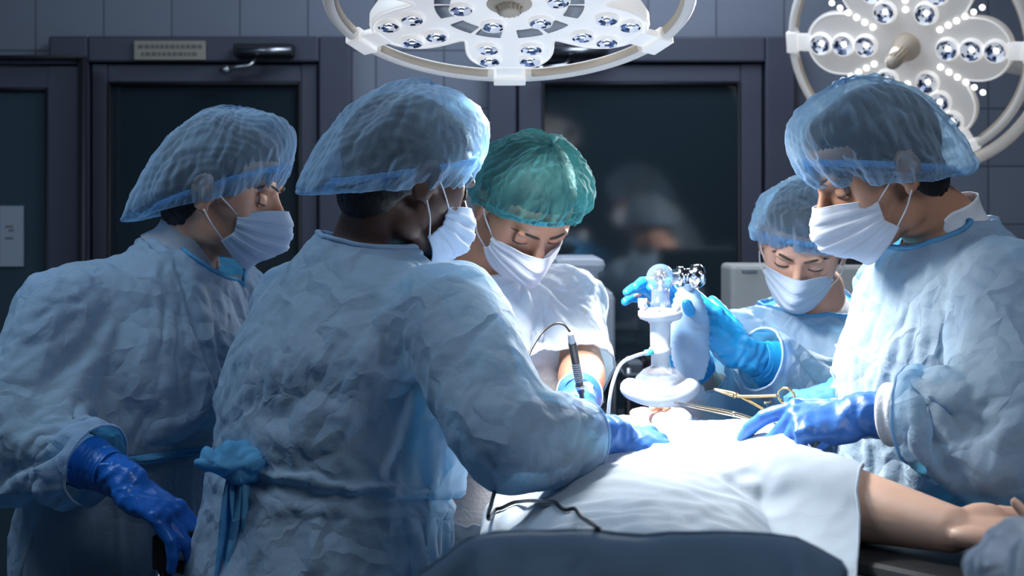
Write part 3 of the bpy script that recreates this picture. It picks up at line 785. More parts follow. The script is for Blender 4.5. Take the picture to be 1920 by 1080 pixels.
# tendons and muscle of the forearm
mb.ell(PEL.lerp(PWR, .25)+V((0, 0, .012)), (.10, .04, .035), frame((PWR-PEL).normalized())@Matrix.Rotation(PI/2, 3, 'Z'))
pd = (PWR-PEL).normalized()
for o_ in (-.008, .007): mb.tube([PEL.lerp(PWR, .6)+V((0, o_, .034)), PWR+V((0, o_, .0215)), PWR+pd*.02+V((0, o_, .016))], [.004, .0045, .003], 8)
PHT = hand_frame(PWR, V((.84, -.52, -.04)), V((.0, -.35, .95)))
hand_pieces(mb, PHT, 1, [(40, 50, 30), (44, 52, 32), (46, 54, 32), (48, 54, 32)], 1.0, 5, (32, -10, 25, 20))
pme = remesh(mb, .0036, 4)
link('body', pme, M['patient'], pat)
mb = MB().ell(PT@V((0, -.03, .045)), (.080, .10, .08), PT.to_3x3())
link('hair', remesh(mb, .006, 3), M['hair_black'], pat)
# ---------------------------------------------------------------- the room
YW = 4.7
def wmat():
    m, nt, out = newmat('wall_tile'); b = pbsdf(nt, (0.20, 0.22, 0.28), 0.45); L = nt.links
    tc = nt.nodes.new('ShaderNodeTexCoord'); mp = N(nt, 'ShaderNodeMapping'); mp.inputs['Rotation'].default_value = (-PI/2, 0, 0)
    L.new(tc.outputs['Object'], mp.inputs['Vector'])
    br = N(nt, 'ShaderNodeTexBrick'); br.offset = 0.0; br.inputs['Scale'].default_value = 1
    br.inputs['Brick Width'].default_value = .2; br.inputs['Row Height'].default_value = .17; br.inputs['Mortar Size'].default_value = .003; br.inputs['Mortar Smooth'].default_value = .4
    br.inputs['Color1'].default_value = (0.21, 0.235, 0.29, 1); br.inputs['Color2'].default_value = (0.185, 0.21, 0.265, 1); br.inputs['Mortar'].default_value = (0.09, 0.10, 0.13, 1)
    L.new(mp.outputs[0], br.inputs['Vector']); L.new(br.outputs['Color'], b.inputs['Base Color'])
    bp = N(nt, 'ShaderNodeBump', Strength=.5, Distance=.003); bp.invert = True; L.new(br.outputs['Fac'], bp.inputs['Height']); L.new(bp.outputs[0], b.inputs['Normal'])
    L.new(b.outputs[0], out.inputs[0]); return m
M['wall'] = wmat(); M['wall_plain'] = simple('wall_paint', (.2, .22, .27), .7, bump=(30, .1, .003))
M['floor'] = simple('floor_vinyl', (.10, .12, .14), .35, bump=(60, .1, .002), var=.15)
M['frame'] = simple('door_metal', (.062, .068, .100), .5, bump=(80, .05, .002))
M['frame_dark'] = simple('door_gasket', (.010, .011, .015), .6)
M['glass'] = simple('dark_glass', (.020, .033, .042), .07, Specular_IOR_Level=.75, bump=(3, .02, .002))
M['glass_pale'] = simple('clouded_glass', (.045, .075, .095), .18, bump=(3, .02, .002))
M['steel'] = simple('brushed_steel', (.45, .46, .48), .3, 1.0, bump=(150, .1, .001))
M['plate'] = simple('cream_plate', (.36, .34, .27), .6)
M['ink'] = simple('faded_ink', (.16, .16, .15), .8)
M['paper'] = simple('paper', (.35, .40, .47), .8)
def slab(name, x0, x1, y0, y1, z0, z1, mat, parent=None, bevel=0, kind='structure'):
    o = MB().box(((x0+x1)/2, (y0+y1)/2, (z0+z1)/2), (x1-x0, y1-y0, z1-z0)).build(name, mat, parent, bevel, smooth=False)
    if parent is None and kind: o['kind'] = kind
    return o
slab('floor', -2.6, 2.6, -1.2, YW+.1, -.1, 0, M['floor'])
slab('ceiling', -2.6, 2.6, -1.2, YW+.1, 2.8, 2.9, M['wall_plain'])
slab('wall_back', -2.6, 2.6, YW, YW+.1, 0, 2.8, M['wall'])
slab('wall_left', -2.7, -2.6, -1.2, YW+.1, 0, 2.8, M['wall_plain'])
slab('wall_right', 2.6, 2.7, -1.2, YW+.1, 0, 2.8, M['wall_plain'])
slab('wall_front', -2.6, 2.6, -1.3, -1.2, 0, 2.8, M['wall_plain'])
X = lambda px, d=YW: (px-CX)/F*d
Z = lambda py, d=YW: CAM_H-(py-HY)/F*d
def door(name, fx0, fx1, ftop, lx0, lx1, ltop, gx0, gx1, gtop, d, glass, fr='frame'):
    """all in photo columns and rows at depth d"""
    z0, z1 = .0, Z(ftop, d)
    r = empty(name, (X((lx0+lx1)/2, d), d, 0)); r['kind'] = 'structure'
    t = Z(ltop, d)
    m = MB()
    m.box(((X(fx0, d)+X(lx0, d))/2, d-.0, z1/2), (X(lx0, d)-X(fx0, d), .07, z1)); m.box(((X(fx1, d)+X(lx1, d))/2, d-.0, z1/2), (X(fx1, d)-X(lx1, d), .07, z1))
    m.box(((X(lx0, d)+X(lx1, d))/2, d, (t+z1)/2), (X(lx1, d)-X(lx0, d), .07, z1-t)); m.build('frame', M['frame'], r, .006)
    m = MB(); gt = Z(gtop, d); gb = .25
    m.box(((X(lx0, d)+X(gx0, d))/2+.003, d+.01, (t-.006)/2+.005), (X(gx0, d)-X(lx0, d)-.006, .045, t-.012)); m.box(((X(gx1, d)+X(lx1, d))/2-.003, d+.01, (t-.006)/2+.005), (X(lx1, d)-X(gx1, d)-.006, .045, t-.012))
    m.box(((X(gx0, d)+X(gx1, d))/2, d+.01, (gt+t)/2-.003), (X(gx1, d)-X(gx0, d), .045, t-gt-.006)); m.box(((X(gx0, d)+X(gx1, d))/2, d+.01, gb/2+.004), (X(gx1, d)-X(gx0, d), .045, gb))
    lf = m.build('leaf', M['frame'], r, .004)
    slab('gasket', X(lx0, d)+.001, X(lx1, d)-.001, d+.028, d+.032, .004, t-.001, M['frame_dark'], r)
    m = MB()
    a, b = X(gx0, d), X(gx1, d)
    for (x, z, w, h) in ((a+.004, (gb+gt)/2, .008, gt-gb), (b-.004, (gb+gt)/2, .008, gt-gb), ((a+b)/2, gt-.004, b-a-.016, .008), ((a+b)/2, gb+.004, b-a-.016, .008)): m.box((x, d-.004, z), (w, .02, h))
    m.build('glazing_bead', M['frame_dark'], lf)
    slab('pane', a+.006, b-.006, d+.006, d+.014, gb, gt, M[glass], lf)
    return r, lf
d1, l1 = door('door_1', -60, 158, 107, -40, 152, 122, -38, 92, 165, 4.52, 'glass_pale')
MB().box((X(157, 4.48), 4.475, Z(110, 4.48)/2), (.014, .03, Z(110, 4.48))).box((X(50, 4.48), 4.475, Z(108, 4.48)), (.33, .03, .010)).build('rubber_seal', M['frame_dark'], d1)
d2, l2 = door('door_2', 97, 660, 70, 170, 600, 118, 203, 565, 155, 4.655, 'glass')
d3, l3 = door('door_3', 915, 1488, 70, 968, 1432, 118, 1016, 1388, 155, 4.655, 'glass')
for r, lf, px in ((d2, l2, 205), (d3, l3, 1400)):
    hx = X(px-20 if px < 900 else px+15, 4.62)
    MB().tube([(hx, 4.62, 1.02), (hx, 4.585, 1.02), (hx+.10, 4.58, 1.02)], .009, 12).box((hx, 4.625, 1.02), (.04, .008, .16)).build('handle', M['steel'], lf)
def closer(r, x0, x1, y, nm='door_closer'):
    t = slab(nm, X(x0, 4.6), X(x1, 4.6), 4.575, 4.618, Z(y+12, 4.6), Z(y-12, 4.6), M['frame_dark'], r, .004)
    MB().tube([(X(x0+6, 4.57), 4.57, Z(y, 4.57)), (X(x1-6, 4.57), 4.57, Z(y, 4.57))], .011, 12).build('cylinder', M['steel'], t)
    MB().tube([(X(x0+40, 4.57), 4.58, Z(y+14, 4.57)), (X(x0+30, 4.57), 4.56, Z(y+28, 4.57)), (X(x0-28, 4.57), 4.565, Z(y+36, 4.57))], .007, 8).build('closer_arm', M['steel'], t)
    MB().ell((X(x0-16, 4.57), 4.565, Z(y+36, 4.57)), (.014, .01, .014)).build('pivot', M['steel'], t)
closer(d2, 440, 552, 95); closer(d3, 1030, 1140, 95)
# plate over the door, notice on the left pane
o = slab('door_plate', X(250, 4.6), X(384, 4.6), 4.606, 4.618, Z(112, 4.6), Z(76, 4.6), M['plate'], None, .002, None)
tag(o, 'small cream name plate fixed above the dark door at left', 'sign')
m = MB()
for k, (a, b) in enumerate(((258, 376), (264, 370))):
    z = Z(87+14*k, 4.6); x = X(a, 4.6); rnd = random.Random(k)
    while x < X(b, 4.6):
        w = rnd.uniform(.006, .016); m.box((x+w/2, 4.6055, z), (w, .001, .011)); x += w+.004
m.build('faded_lettering', M['ink'], o, smooth=False)
o = slab('paper_notice', X(-4, 4.5), X(41, 4.5), 4.516, 4.5185, Z(500, 4.5), Z(386, 4.5), M['paper'], None, 0, None)
tag(o, 'white paper notice taped on the glass at the left edge', 'paper')
m = MB()
for k, py in enumerate((425, 432, 447)):
    m.box((X(14+4*(k % 2), 4.5), 4.5155, Z(py, 4.5)), (.022-.006*(k % 2), .001, .005))
m.build('faded_lettering', M['ink'], o, smooth=False)

# ---------------------------------------------------------------- surgical lamps
M['lamp_white_glow'] = simple('lamp_white_glow', (.80, .79, .77), .35, emit=((1, .98, .96), .40))  # plastic given a glow in place of the lamp light falling on it
M['lamp_face_glow'] = simple('lamp_face_glow', (.66, .63, .60), .3, emit=((1, .95, .9), .18))  # weaker glow painted in, so the far housing looks lit
M['lamp_shell'] = simple('lamp_shell', (.72, .72, .72), .35)
M['lamp_grip'] = simple('lamp_grip', (.62, .50, .37), .5)
M['lamp_ring_glow'] = simple('lamp_ring_glow', (.80, .76, .70), .35, emit=((1, .93, .85), .12))  # slight glow makes the ring look lit; it is no light source
M['led'] = simple('led', (1, 1, 1), .3, emit=((1, .99, .97), 2.2))
M['reflector'] = simple('reflector', (.80, .83, .90), .2, .0, emit=((.9, .93, 1), .30))  # small glow stands in for diode light thrown back by the bowl
M['reflection_dark'] = simple('reflection_dark', (.035, .045, .09), .15, .3)  # dark and blue facets paint reflections into the bowl's colour
M['reflection_blue'] = simple('reflection_blue', (.16, .22, .38), .15, .3)
M['gap'] = simple('lamp_gap', (.30, .30, .31), .6)
M['crystal'] = simple('crystal', (.9, .93, 1), .05, Transmission_Weight=.9, IOR=1.5)
def polar(lobes, hub, w, Lc, n=360, ph=0):
    out = []
    for i in range(n):
        th = 2*PI*i/n; r = hub
        for k in range(lobes):
            d = (th-ph-2*PI*k/lobes+PI) % (2*PI)-PI
            if abs(d) > 1.2: continue
            s, c = abs(math.sin(d)), math.cos(d)
            if s*Lc < w:
                rc = Lc*c+math.sqrt(max(0, w*w-(Lc*s)**2))
                if s > 1e-6 and w/s < rc and (w/s)*c < Lc: rc = w/s
                r = max(r, rc)
            elif s > 0 and (w/s)*c < Lc: r = max(r, w/s)
        out.append(r)
    a = np.array(out)
    for _ in range(7): a = (np.roll(a, 1)+a*2+np.roll(a, -1))/4
    return a
def lens_mesh(r):
    """faceted reflector bowl, seen from below (-z)"""
    n = 12; vs = []; fs = []
    for (rr, z) in ((r, -.0015), (r*.86, .004), (r*.55, .010), (r*.30, .012)):
        for i in range(n): vs.append((rr*math.cos(2*PI*i/n), rr*math.sin(2*PI*i/n), z))
    for j in range(3):
        for i in range(n): fs.append((j*n+i, j*n+(i+1) % n, (j+1)*n+(i+1) % n, (j+1)*n+i))
    fs.append(tuple(3*n+i for i in range(n)))
    me = bpy.data.meshes.new('lens'); me.from_pydata(vs, [], fs)
    me.materials.append(M['reflector']); me.materials.append(M['reflection_dark']); me.materials.append(M['led']); me.materials.append(M['reflection_blue'])
    for k, p in enumerate(me.polygons):
        i = k % n; j = k//n
        p.material_index = 2 if j >= 3 else [(1, 0, 3, 0, 0, 1, 3, 0, 1, 0, 0, 3), (3, 3, 1, 1, 0, 0, 3, 1, 0, 0, 0, 1), (0, 3, 3, 0, 0, 1, 0, 0, 3, 0, 0, 0)][j][i]
    return me
def surgical_lamp(loc, nrm_, roll, R, w, Lc, hub, lens_pos, label, face, lens_r, rows, ring_r, extra, hl=1.0):
    z = -V(nrm_).normalized(); up = V((0, 0, 1)); x = up.cross(z)
    if x.length < .1: x = V((1, 0, 0))
    x.normalize(); y = z.cross(x); Tm = mat4(Matrix((x, y, z)).transposed()@Matrix.Rotation(roll, 3, 'Z'), V(loc))
    root = empty('surgical_lamp', loc, label, 'lamp')
    def tb(mb, name, mat, parent=root, **kw):
        me = mb.mesh(); me.transform(Tm); return fin(me, name, mat, parent, **kw)
    def fin(me, name, mat, parent, bevel=0):
        if bevel: me = evaluated(me, [('BEVEL', dict(width=bevel, segments=3, limit_method='ANGLE', angle_limit=.6))])
        return link(name, me, mat, parent)
    pr = polar(6, hub, w, Lc); n = len(pr)
    def prof(k, zz): return [(pr[i]-k)*math.cos(2*PI*i/n) for i in range(n)], [(pr[i]-k)*math.sin(2*PI*i/n) for i in range(n)], zz
    vs = []; fs = []; layers = [(.012, 0.0), (.003, .0008), (0, .006), (0, .022), (.010, .036), (.05, .046), (.10, .052)]
    for k, zz in layers:
        a, b, c = prof(k, zz); vs += list(zip(a, b, [c]*n))
    for j in range(len(layers)-1):
        for i in range(n): fs.append((j*n+i, j*n+(i+1) % n, (j+1)*n+(i+1) % n, (j+1)*n+i))
    fs.append(tuple(range(n))); fs.append(tuple(reversed([(len(layers)-1)*n+i for i in range(n)])))
    me = MB().add(vs, fs).mesh(); me.transform(Tm)
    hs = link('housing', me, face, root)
    me.polygons[len(me.polygons)-2].use_smooth = False
    # raised rim line round the face
    pts = [V(((pr[i % n]-.006)*math.cos(2*PI*i/n), (pr[i % n]-.006)*math.sin(2*PI*i/n), 0.0)) for i in range(n+1)]
    tb(MB().tube(pts, .0022, 6, False), 'rim', M['lamp_white_glow'], hs)
    lm = lens_mesh(lens_r); lm.transform(Matrix.Translation((0, 0, -.0127)))
    first = None
    rimm = MB().loft([(V((0, 0, z_)), V((1, 0, 0)), V((0, 1, 0)), lens_r*k_, lens_r*k_) for z_, k_ in ((.001, 1.22), (-.006, 1.16), (-.0145, 1.09), (-.0152, 1.04), (-.0140, .99))], 32, False).mesh()
    rimm.materials.append(M['lamp_white_glow'])
    gm = MB().ell((0, 0, -.007), (lens_r*.34, lens_r*.34, .006), None, 10, 6).mesh(); gm.materials.append(M['crystal'])
    if extra.get('slots'):
        for m_ in (lm, rimm, gm): m_.transform(Matrix.Diagonal((1, 1, .38, 1)))
    ri = 0
    for k in range(6):
        A = 2*PI*k/6
        for (lx, ly) in lens_pos:
            p = V((lx*math.cos(A)-ly*math.sin(A), lx*math.sin(A)+ly*math.cos(A), 0)); ri += 1
            tw = Tm@Matrix.Translation(p)@Matrix.Rotation(ri*2.4, 4, 'Z')
            for nm, m_ in (('lens', lm), ('lens_bezel', rimm)) + ((('lens_crystal', gm),) if extra.get('slots') else ()):
                o = bpy.data.objects.new(nm, m_); COL.objects.link(o)
                if nm == 'lens': o.parent = root; o.matrix_parent_inverse = Matrix.Translation(root.location).inverted(); o.matrix_basis = tw; lo = o
                else: o.parent = lo
    # rows of small bright diodes between the lobes
    for k in range(6):
        A = 2*PI*(k+.5)/6
        mb = MB()
        for q in range(rows):
            rr = hub*.60+q*(lens_r*.95)
            mb.ell((rr*math.cos(A), rr*math.sin(A), -.002), (lens_r*.30, lens_r*.30, .005), None, 12, 8)
        if rows: tb(mb, 'diode_row', M['led'])
        # grey slots
        if extra.get('slots'):
            for sg in (-1, 1):
                a0, a1 = A+sg*.04, A+sg*.40; m2 = MB(); vv = []
                for t in np.linspace(min(a0, a1), max(a0, a1), 10):
                    for rr in (hub*.66, hub*.84): vv += [(rr*math.cos(t), rr*math.sin(t), -.0022), (rr*math.cos(t), rr*math.sin(t), .002)]
                ff = []
                for i in range(9):
                    b = i*4; ff += [(b, b+2, b+6, b+4), (b+1, b+5, b+7, b+3), (b, b+4, b+5, b+1), (b+2, b+3, b+7, b+6)]
                ff += [(0, 1, 3, 2), (36, 38, 39, 37)]
                tb(m2.add(vv, ff), 'vent_slot', M['gap'])
    pts = [(R*math.cos(a), R*math.sin(a), .006) for a in np.linspace(0, 2*PI, 97)]
    rg = tb(MB().tube(pts, ring_r, 14, False), 'handle_ring', M['lamp_ring_glow'])
    for k in range(6):
        A = 2*PI*k/6; c, s = math.cos(A), math.sin(A); e0 = Lc+w-.006
        tb(MB().box(((e0+R)/2*c, (e0+R)/2*s, .004), (R-e0+ring_r*1.6, .045, .012), Matrix.Rotation(A, 3, 'Z')).box(((R)*c, (R)*s, .004), (ring_r*2.3, .055, ring_r*2.1), Matrix.Rotation(A, 3, 'Z')), 'bracket', M['lamp_white_glow'], bevel=.002)
        pts = [((R-ring_r*.55)*math.cos(a), (R-ring_r*.55)*math.sin(a), .0055) for a in np.linspace(A+.14, A+2*PI/6-.14, 17)]
        tb(MB().tube(pts, ring_r*.66, 10), 'grip', M['lamp_grip'], rg)
    # centre handle
    Z6 = [z_*hl for z_ in (.0, -.012, -.014, -.045, -.05, -.125, -.137)]
    mb = MB().tube([(0, 0, z_) for z_ in Z6], [.036, .034, .030, .026, .019, .0165, .010], 24)
    ho = tb(mb, 'centre_handle', M['lamp_grip'])
    mb = MB()
    for i in range(14):
        a = 2*PI*i/14; mb.tube([(.0195*math.cos(a), .0195*math.sin(a), -.052*hl), (.017*math.cos(a), .017*math.sin(a), -.12*hl)], .0022, 6)
    tb(mb, 'handle_rib', M['lamp_grip'], ho)
    return root, Tm
r_, T_ = surgical_lamp(LAMP1, V((0, -.335, -.942)), PI/2, .281, .074, .176, .140, [(.204, .034), (.204, -.034), (.158, .036), (.158, -.036), (.072, .026)],
    'large white multi-lobed surgical lamp hanging over the table, top cut by the frame', M['lamp_white_glow'], .0175, 0, .0115, dict(slots=True), .12)
MB().tube(spline([T_@V((0, 0, .04)), T_@V((0, 0, .10)), V((.05, 2.72, 2.35)), V((.3, 2.9, 2.45))], 6), .03, 16).build('arm', M['lamp_shell'], r_)
MB().tube([(.3, 2.9, 2.42), (.3, 2.9, 2.8)], .03, 16).tube([(.3, 2.9, 2.76), (.3, 2.9, 2.8)], .09, 24).build('ceiling_mount', M['lamp_shell'], r_)
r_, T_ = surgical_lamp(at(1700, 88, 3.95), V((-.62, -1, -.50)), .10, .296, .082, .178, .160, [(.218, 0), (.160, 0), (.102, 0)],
    'smaller white flower-shaped surgical lamp tilted behind the person at the right edge', M['lamp_face_glow'], .0250, 6, .012, {})
pts = [T_@V((-.335*math.cos(a), .335*math.sin(a), .03)) for a in np.linspace(-1.35, .5, 30)]
MB().tube(pts, .015, 14).build('yoke', M['lamp_ring_glow'], r_)
MB().tube([pts[-1], V((1.6, 4.2, 2.5)), V((1.6, 4.2, 2.8))], .02, 14).tube([(1.6, 4.2, 2.77), (1.6, 4.2, 2.8)], .08, 24).build('arm', M['lamp_shell'], r_)
MB().tube([T_@V((.0, 0, .03)), T_@V((-.1, -.05, .11)), T_@V((-.33, -.06, .035))], .022, 14).build('back_bar', M['lamp_shell'], r_)
# ---------------------------------------------------------------- operating table
M['table_pad'] = simple('black_vinyl', (.008, .009, .011), .5, bump=(60, .2, .002))
M['table_metal'] = simple('table_steel', (.5, .51, .53), .25, 1.0)
M['black_plastic'] = simple('black_plastic', (.012, .012, .014), .4)
M['white_plastic'] = simple('white_plastic', (.62, .66, .72), .4)
M['cream_plastic'] = simple('cream_plastic', (.62, .60, .54), .45)
M['grey_plastic'] = simple('grey_plastic', (.22, .24, .28), .5)
tdir = V((-.065, -1, 0)).normalized()
def tpt(a, b, z): return V((.245, 2.75, z))+tdir*a+V((1, -.065, 0)).normalized()*b
t = empty('operating_table', (.19, 1.9, 0), 'black padded operating table under the patient', 'table')
fr = frame(tdir)
for a0, a1, nm in ((-.15, .20, 'head_section'), (.22, 1.0, 'back_section'), (1.02, 1.85, 'leg_section')):
    MB().box(tpt((a0+a1)/2, 0, .985), (.50, a1-a0, .06), fr).build(nm, M['table_pad'], t, .02)
MB().box(tpt(.85, 0, .935), (.46, 1.9, .03), fr).build('table_frame', M['table_metal'], t, .004)
for q in (-1, 1): MB().box(tpt(.85, q*.265, .945), (.012, 1.8, .035), fr).build('side_rail', M['table_metal'], t, .002)
MB().box(tpt(.85, 0, .53), (.26, .36, .78), fr).build('column', M['table_metal'], t, .02)
MB().box(tpt(.85, 0, .07), (.5, 1.1, .14), fr).build('base', M['grey_plastic'], t, .03)
# arm board
b = empty('arm_board', (.40, 2.0, 1.09), 'black arm board with a steel rail under the bare forearm', 'arm board')
bd = (PWR-PEL); bd.z = 0; bd.normalize(); fb = frame(bd); bz = PEL.z-.047
mid_ = PEL.lerp(PWR, .72); sd = bd.cross(V((0, 0, 1)))
c = V((mid_.x, mid_.y, bz-.022))+bd*.03
MB().box(c, (.19, .62, .035), fb).build('pad', M['table_pad'], b, .012)
MB().box(c+sd*.02-V((0, 0, .030)), (.15, .60, .02), fb).build('tray', M['black_plastic'], b, .003)
for q, oz in ((.100, .000), (.118, -.010)):
    MB().tube([c+sd*q+V((0, 0, oz))-bd*.3, c+sd*q+V((0, 0, oz))+bd*.3], .0035, 8).build('rail', M['table_metal'], b)
MB().tube([c-V((0, 0, .03))-bd*.2, V((.40, 2.12, .945)), V((.38, 2.05, .945))], .014, 12).build('clamp_joint', M['black_plastic'], b)

# ---------------------------------------------------------------- sheets
M['sheet'] = fabric('sheet_white', (.52, .60, .68), (.5, .7, .85), .12, 0, 0, bump=(26, .4, .008), rough=.85)
M['sheet_blue'] = fabric('sheet_blue', (.085, .135, .20), (.1, .2, .3), .10, 0, 0, bump=(22, .25, .005), rough=.85)
cl = link('fit', remesh(FITMB, .016, 2)); COLL.append(cl); cl['fit'] = 2
tb_ = MB().box(tpt(.9, 0, .985), (.5, 1.9, .07), fr).box(c, (.20, .62, .05), fb)
cl = link('fit', remesh(tb_, .02, 1)); COLL.append(cl); cl['fit'] = 2
def inside(p, poly):
    r = False; n = len(poly)
    for i in range(n):
        (x1, y1), (x2, y2) = poly[i], poly[(i+1) % n]
        if (y1 > p[1]) != (y2 > p[1]) and p[0] < (x2-x1)*(p[1]-y1)/(y2-y1)+x1: r = not r
    return r
def sheet(name, poly, z0, step, mat, label, grow, dist, seed, hold=None):
    bm = bmesh.new()
    x0 = min(p[0] for p in poly); x1 = max(p[0] for p in poly); y0 = min(p[1] for p in poly); y1 = max(p[1] for p in poly)
    nx, ny = int((x1-x0)/step)+1, int((y1-y0)/step)+1; g = {}
    for i in range(nx+1):
        for j in range(ny+1):
            x, y = x0+(x1-x0)*i/nx, y0+(y1-y0)*j/ny
            g[i, j] = bm.verts.new((x, y, z0(x, y)+.006*nz(x*9, y*9, seed)))
    for i in range(nx):
        for j in range(ny): bm.faces.new((g[i, j], g[i+1, j], g[i+1, j+1], g[i, j+1]))
    # trim to the outline
    n = len(poly); area = sum(poly[i][0]*poly[(i+1) % n][1]-poly[(i+1) % n][0]*poly[i][1] for i in range(n)); sg = 1 if area > 0 else -1
    for i in range(n):
        a, b_ = V((*poly[i], 0)), V((*poly[(i+1) % n], 0)); d = (b_-a).normalized(); no = V((d.y, -d.x, 0))*sg
        bmesh.ops.bisect_plane(bm, geom=bm.verts[:]+bm.edges[:]+bm.faces[:], plane_co=a, plane_no=no)
    dl = [f for f in bm.faces if not inside(f.calc_center_median()[:2], poly)]
    bmesh.ops.delete(bm, geom=dl, context='FACES')
    bmesh.ops.remove_doubles(bm, verts=bm.verts[:], dist=.002)
    me = bpy.data.meshes.new(name); bm.to_mesh(me); bm.free()
    o = link(name, me, mat); tag(o, label, 'sheet')
    pins = []
    if hold: pins = [(i, 1.0) for i, v in enumerate(me.vertices) if hold(v.co)]
    SIM.append((o, pins, grow, dict(bend=.05, grav=1.0, dist=dist, fit=2)))
    return o
flat = lambda x, y: 1.30
DR = sheet('surgical_drape', [(-.20, 2.60), (.37, 2.62), (.50, 2.45), (.53, 2.25), (.505, 2.10), (.382, 1.56), (.39, 1.33), (-.27, 1.33), (-.24, 1.7)], flat, .0125, M['sheet'],
           'white sheet covering the patient, rumpled across the chest', .11, .004, 1)
DR2 = sheet('leg_sheet', [(-.22, 1.435), (.285, 1.42), (.36, 1.3), (.40, .88), (-.40, .88)], lambda x, y: (1.278 if y > 1.40 else 1.278+min(.015, 1.40-y))-max(0, -.035-x)*.75-max(0, x-.25)*.5, .015, M['sheet_blue'],
           'grey-blue sheet in the foreground over the raised knees', .03, .012, 4, hold=lambda c: c.y > 1.405)
# ---------------------------------------------------------------- drape the cloth, crease it, bind the edges
sim_cloth(SIM, COLL, 36)
for c_ in COLL: bpy.data.objects.remove(c_)
def boundary_loops(me):
    bm = bmesh.new(); bm.from_mesh(me); bm.edges.ensure_lookup_table()
    left = {e for e in bm.edges if len(e.link_faces) == 1}; loops = []
    while left:
        e = left.pop(); v0, v = e.verts; lp = [v0.co.copy(), v.co.copy()]
        while True:
            nx = next((x for x in v.link_edges if x in left), None)
            if nx is None: break
            left.discard(nx); v = nx.other_vert(v); lp.append(v.co.copy())
        if len(lp) > 12: loops.append(lp)
    bm.free(); return loops
for n_, (o, *_) in enumerate(SIM):
    gown_ = o.name.startswith('gown')
    me = evaluated(o.data.copy(), [('SUBSURF', dict(levels=1, render_levels=1)), ])
    mat_ = o.data.materials[0]; o.data = me; me.materials.clear(); me.materials.append(mat_)
    a = co(me); nn = nrm(me)
    am = .0105 if gown_ else (0.0100 if o.name.startswith('surgical') else .004)
    h = creases(a, 1.0 if gown_ else .8, n_*7.7)
    a = a+nn*(h*am)[:, None]
    setco(me, a)
    if not o.name.startswith('gown'):
        for lp in boundary_loops(me): link('hem', MB().tube(lp[::3]+[lp[0]], .0022, 6, False).mesh(), mat_, o)
    me.polygons.foreach_set('use_smooth', [True]*len(me.polygons))
for (gown, neck, root, g, belt, els, wrs, shs) in INFO:
    me = gown.data
    for lp in boundary_loops(me):
        c_ = sum(lp, V())/len(lp)
        if (c_-neck).length < .12:
            b_ = [p.lerp((lp[i-1]+lp[(i+1) % len(lp)])/2, .5) for i, p in enumerate(lp)][::2]
            link('neck_binding', MB().tube(b_+[b_[0]], .0042, 8, False).mesh(), M[g.get('bind', 'gown_trim')], gown)
        elif c_.z > .9:
            b_ = lp[::2]
            link('sleeve_hem', MB().tube(b_+[b_[0]], .0022, 8, False).mesh(), gown.data.materials[0], gown)
    if belt is not None and not g.get('knot'):
        bc_, bn, bs = V(belt[0]), V(belt[1]).normalized(), belt[2]
        a = co(me); d = a-np.array(bc_); sel = (np.abs(d@np.array(bn)) < .016) & (np.linalg.norm(d, axis=1) < .30)
        for S_, E_, W_ in zip(shs, els, wrs):
            for p0, p1 in ((S_, E_), (E_, W_)):
                p0 = np.array(p0); p1 = np.array(p1); t_ = np.clip(((a-p0)@(p1-p0))/((p1-p0)@(p1-p0)), 0, 1)
                sel &= np.linalg.norm(a-(p0+t_[:, None]*(p1-p0)), axis=1) > .10
        P_ = d[sel]; ang = np.arctan2(P_[:, 1], P_[:, 0]); rad = np.linalg.norm(P_[:, :2], axis=1)
        nb = 64; rr = np.zeros(nb)
        for i in range(nb):
            m_ = np.abs((ang-(-PI+2*PI*i/nb)+PI) % (2*PI)-PI) < 2*PI/nb
            rr[i] = rad[m_].max() if m_.any() else np.nan
        ok = ~np.isnan(rr)
        if ok.sum() > 8:
            rr = np.interp(np.arange(nb), np.arange(nb)[ok], rr[ok], period=nb)
            def bf(u, v):
                i = u*nb; k = int(i) % nb; r = rr[k]*(1-(i-int(i)))+rr[(k+1) % nb]*(i-int(i))+.001+.002*math.sin(PI*v)
                th = -PI+2*PI*u; z_ = (v-.5)*.014+.004*nz(math.cos(th)*4, math.sin(th)*4, v*2)+.002*math.sin(v*14+th*6)
                p = V((r*math.cos(th), r*math.sin(th), 0)); p.z = -(p.x*bn.x+p.y*bn.y)/bn.z+z_; return bc_+p
            link('waist_tie', evaluated(grid_mesh(bf, 128, 8, True), [('SOLIDIFY', dict(thickness=.0015))]), M['gown_trim'], gown)
# ---------------------------------------------------------------- things on and around the table
from mathutils.bvhtree import BVHTree
def top_of(o_):
    dg = bpy.context.evaluated_depsgraph_get(); return BVHTree.FromObject(o_, dg)
_b1, _b2 = top_of(DR), top_of(DR2)
def surf(x, y, dflt=1.2):
    z = []
    for b_ in (_b1, _b2):
        h = b_.ray_cast(V((x, y, 1.6)), V((0, 0, -1)))
        if h[0]: z.append(h[0].z)
    return max(z) if z else dflt
M['clear'] = simple('clear_plastic', (.70, .80, .95), .06, Transmission_Weight=.85, IOR=1.2, Alpha=.45)
M['silicone'] = simple('white_silicone', (.60, .66, .74), .35, Transmission_Weight=.2)
M['bag'] = simple('bag_silicone', (.36, .52, .70), .35, Alpha=.75, Transmission_Weight=.2)
M['chrome'] = simple('chrome', (.75, .76, .80), .08, 1.0)
M['gold'] = simple('gold_steel', (.56, .40, .20), .22, 1.0)
M['instrument'] = simple('instrument_steel', (.46, .40, .30), .2, 1.0)
M['teal'] = simple('teal_connector', (.05, .45, .48), .4)
M['gauze'] = simple('gauze', (.66, .68, .72), .95, bump=(120, .6, .003))
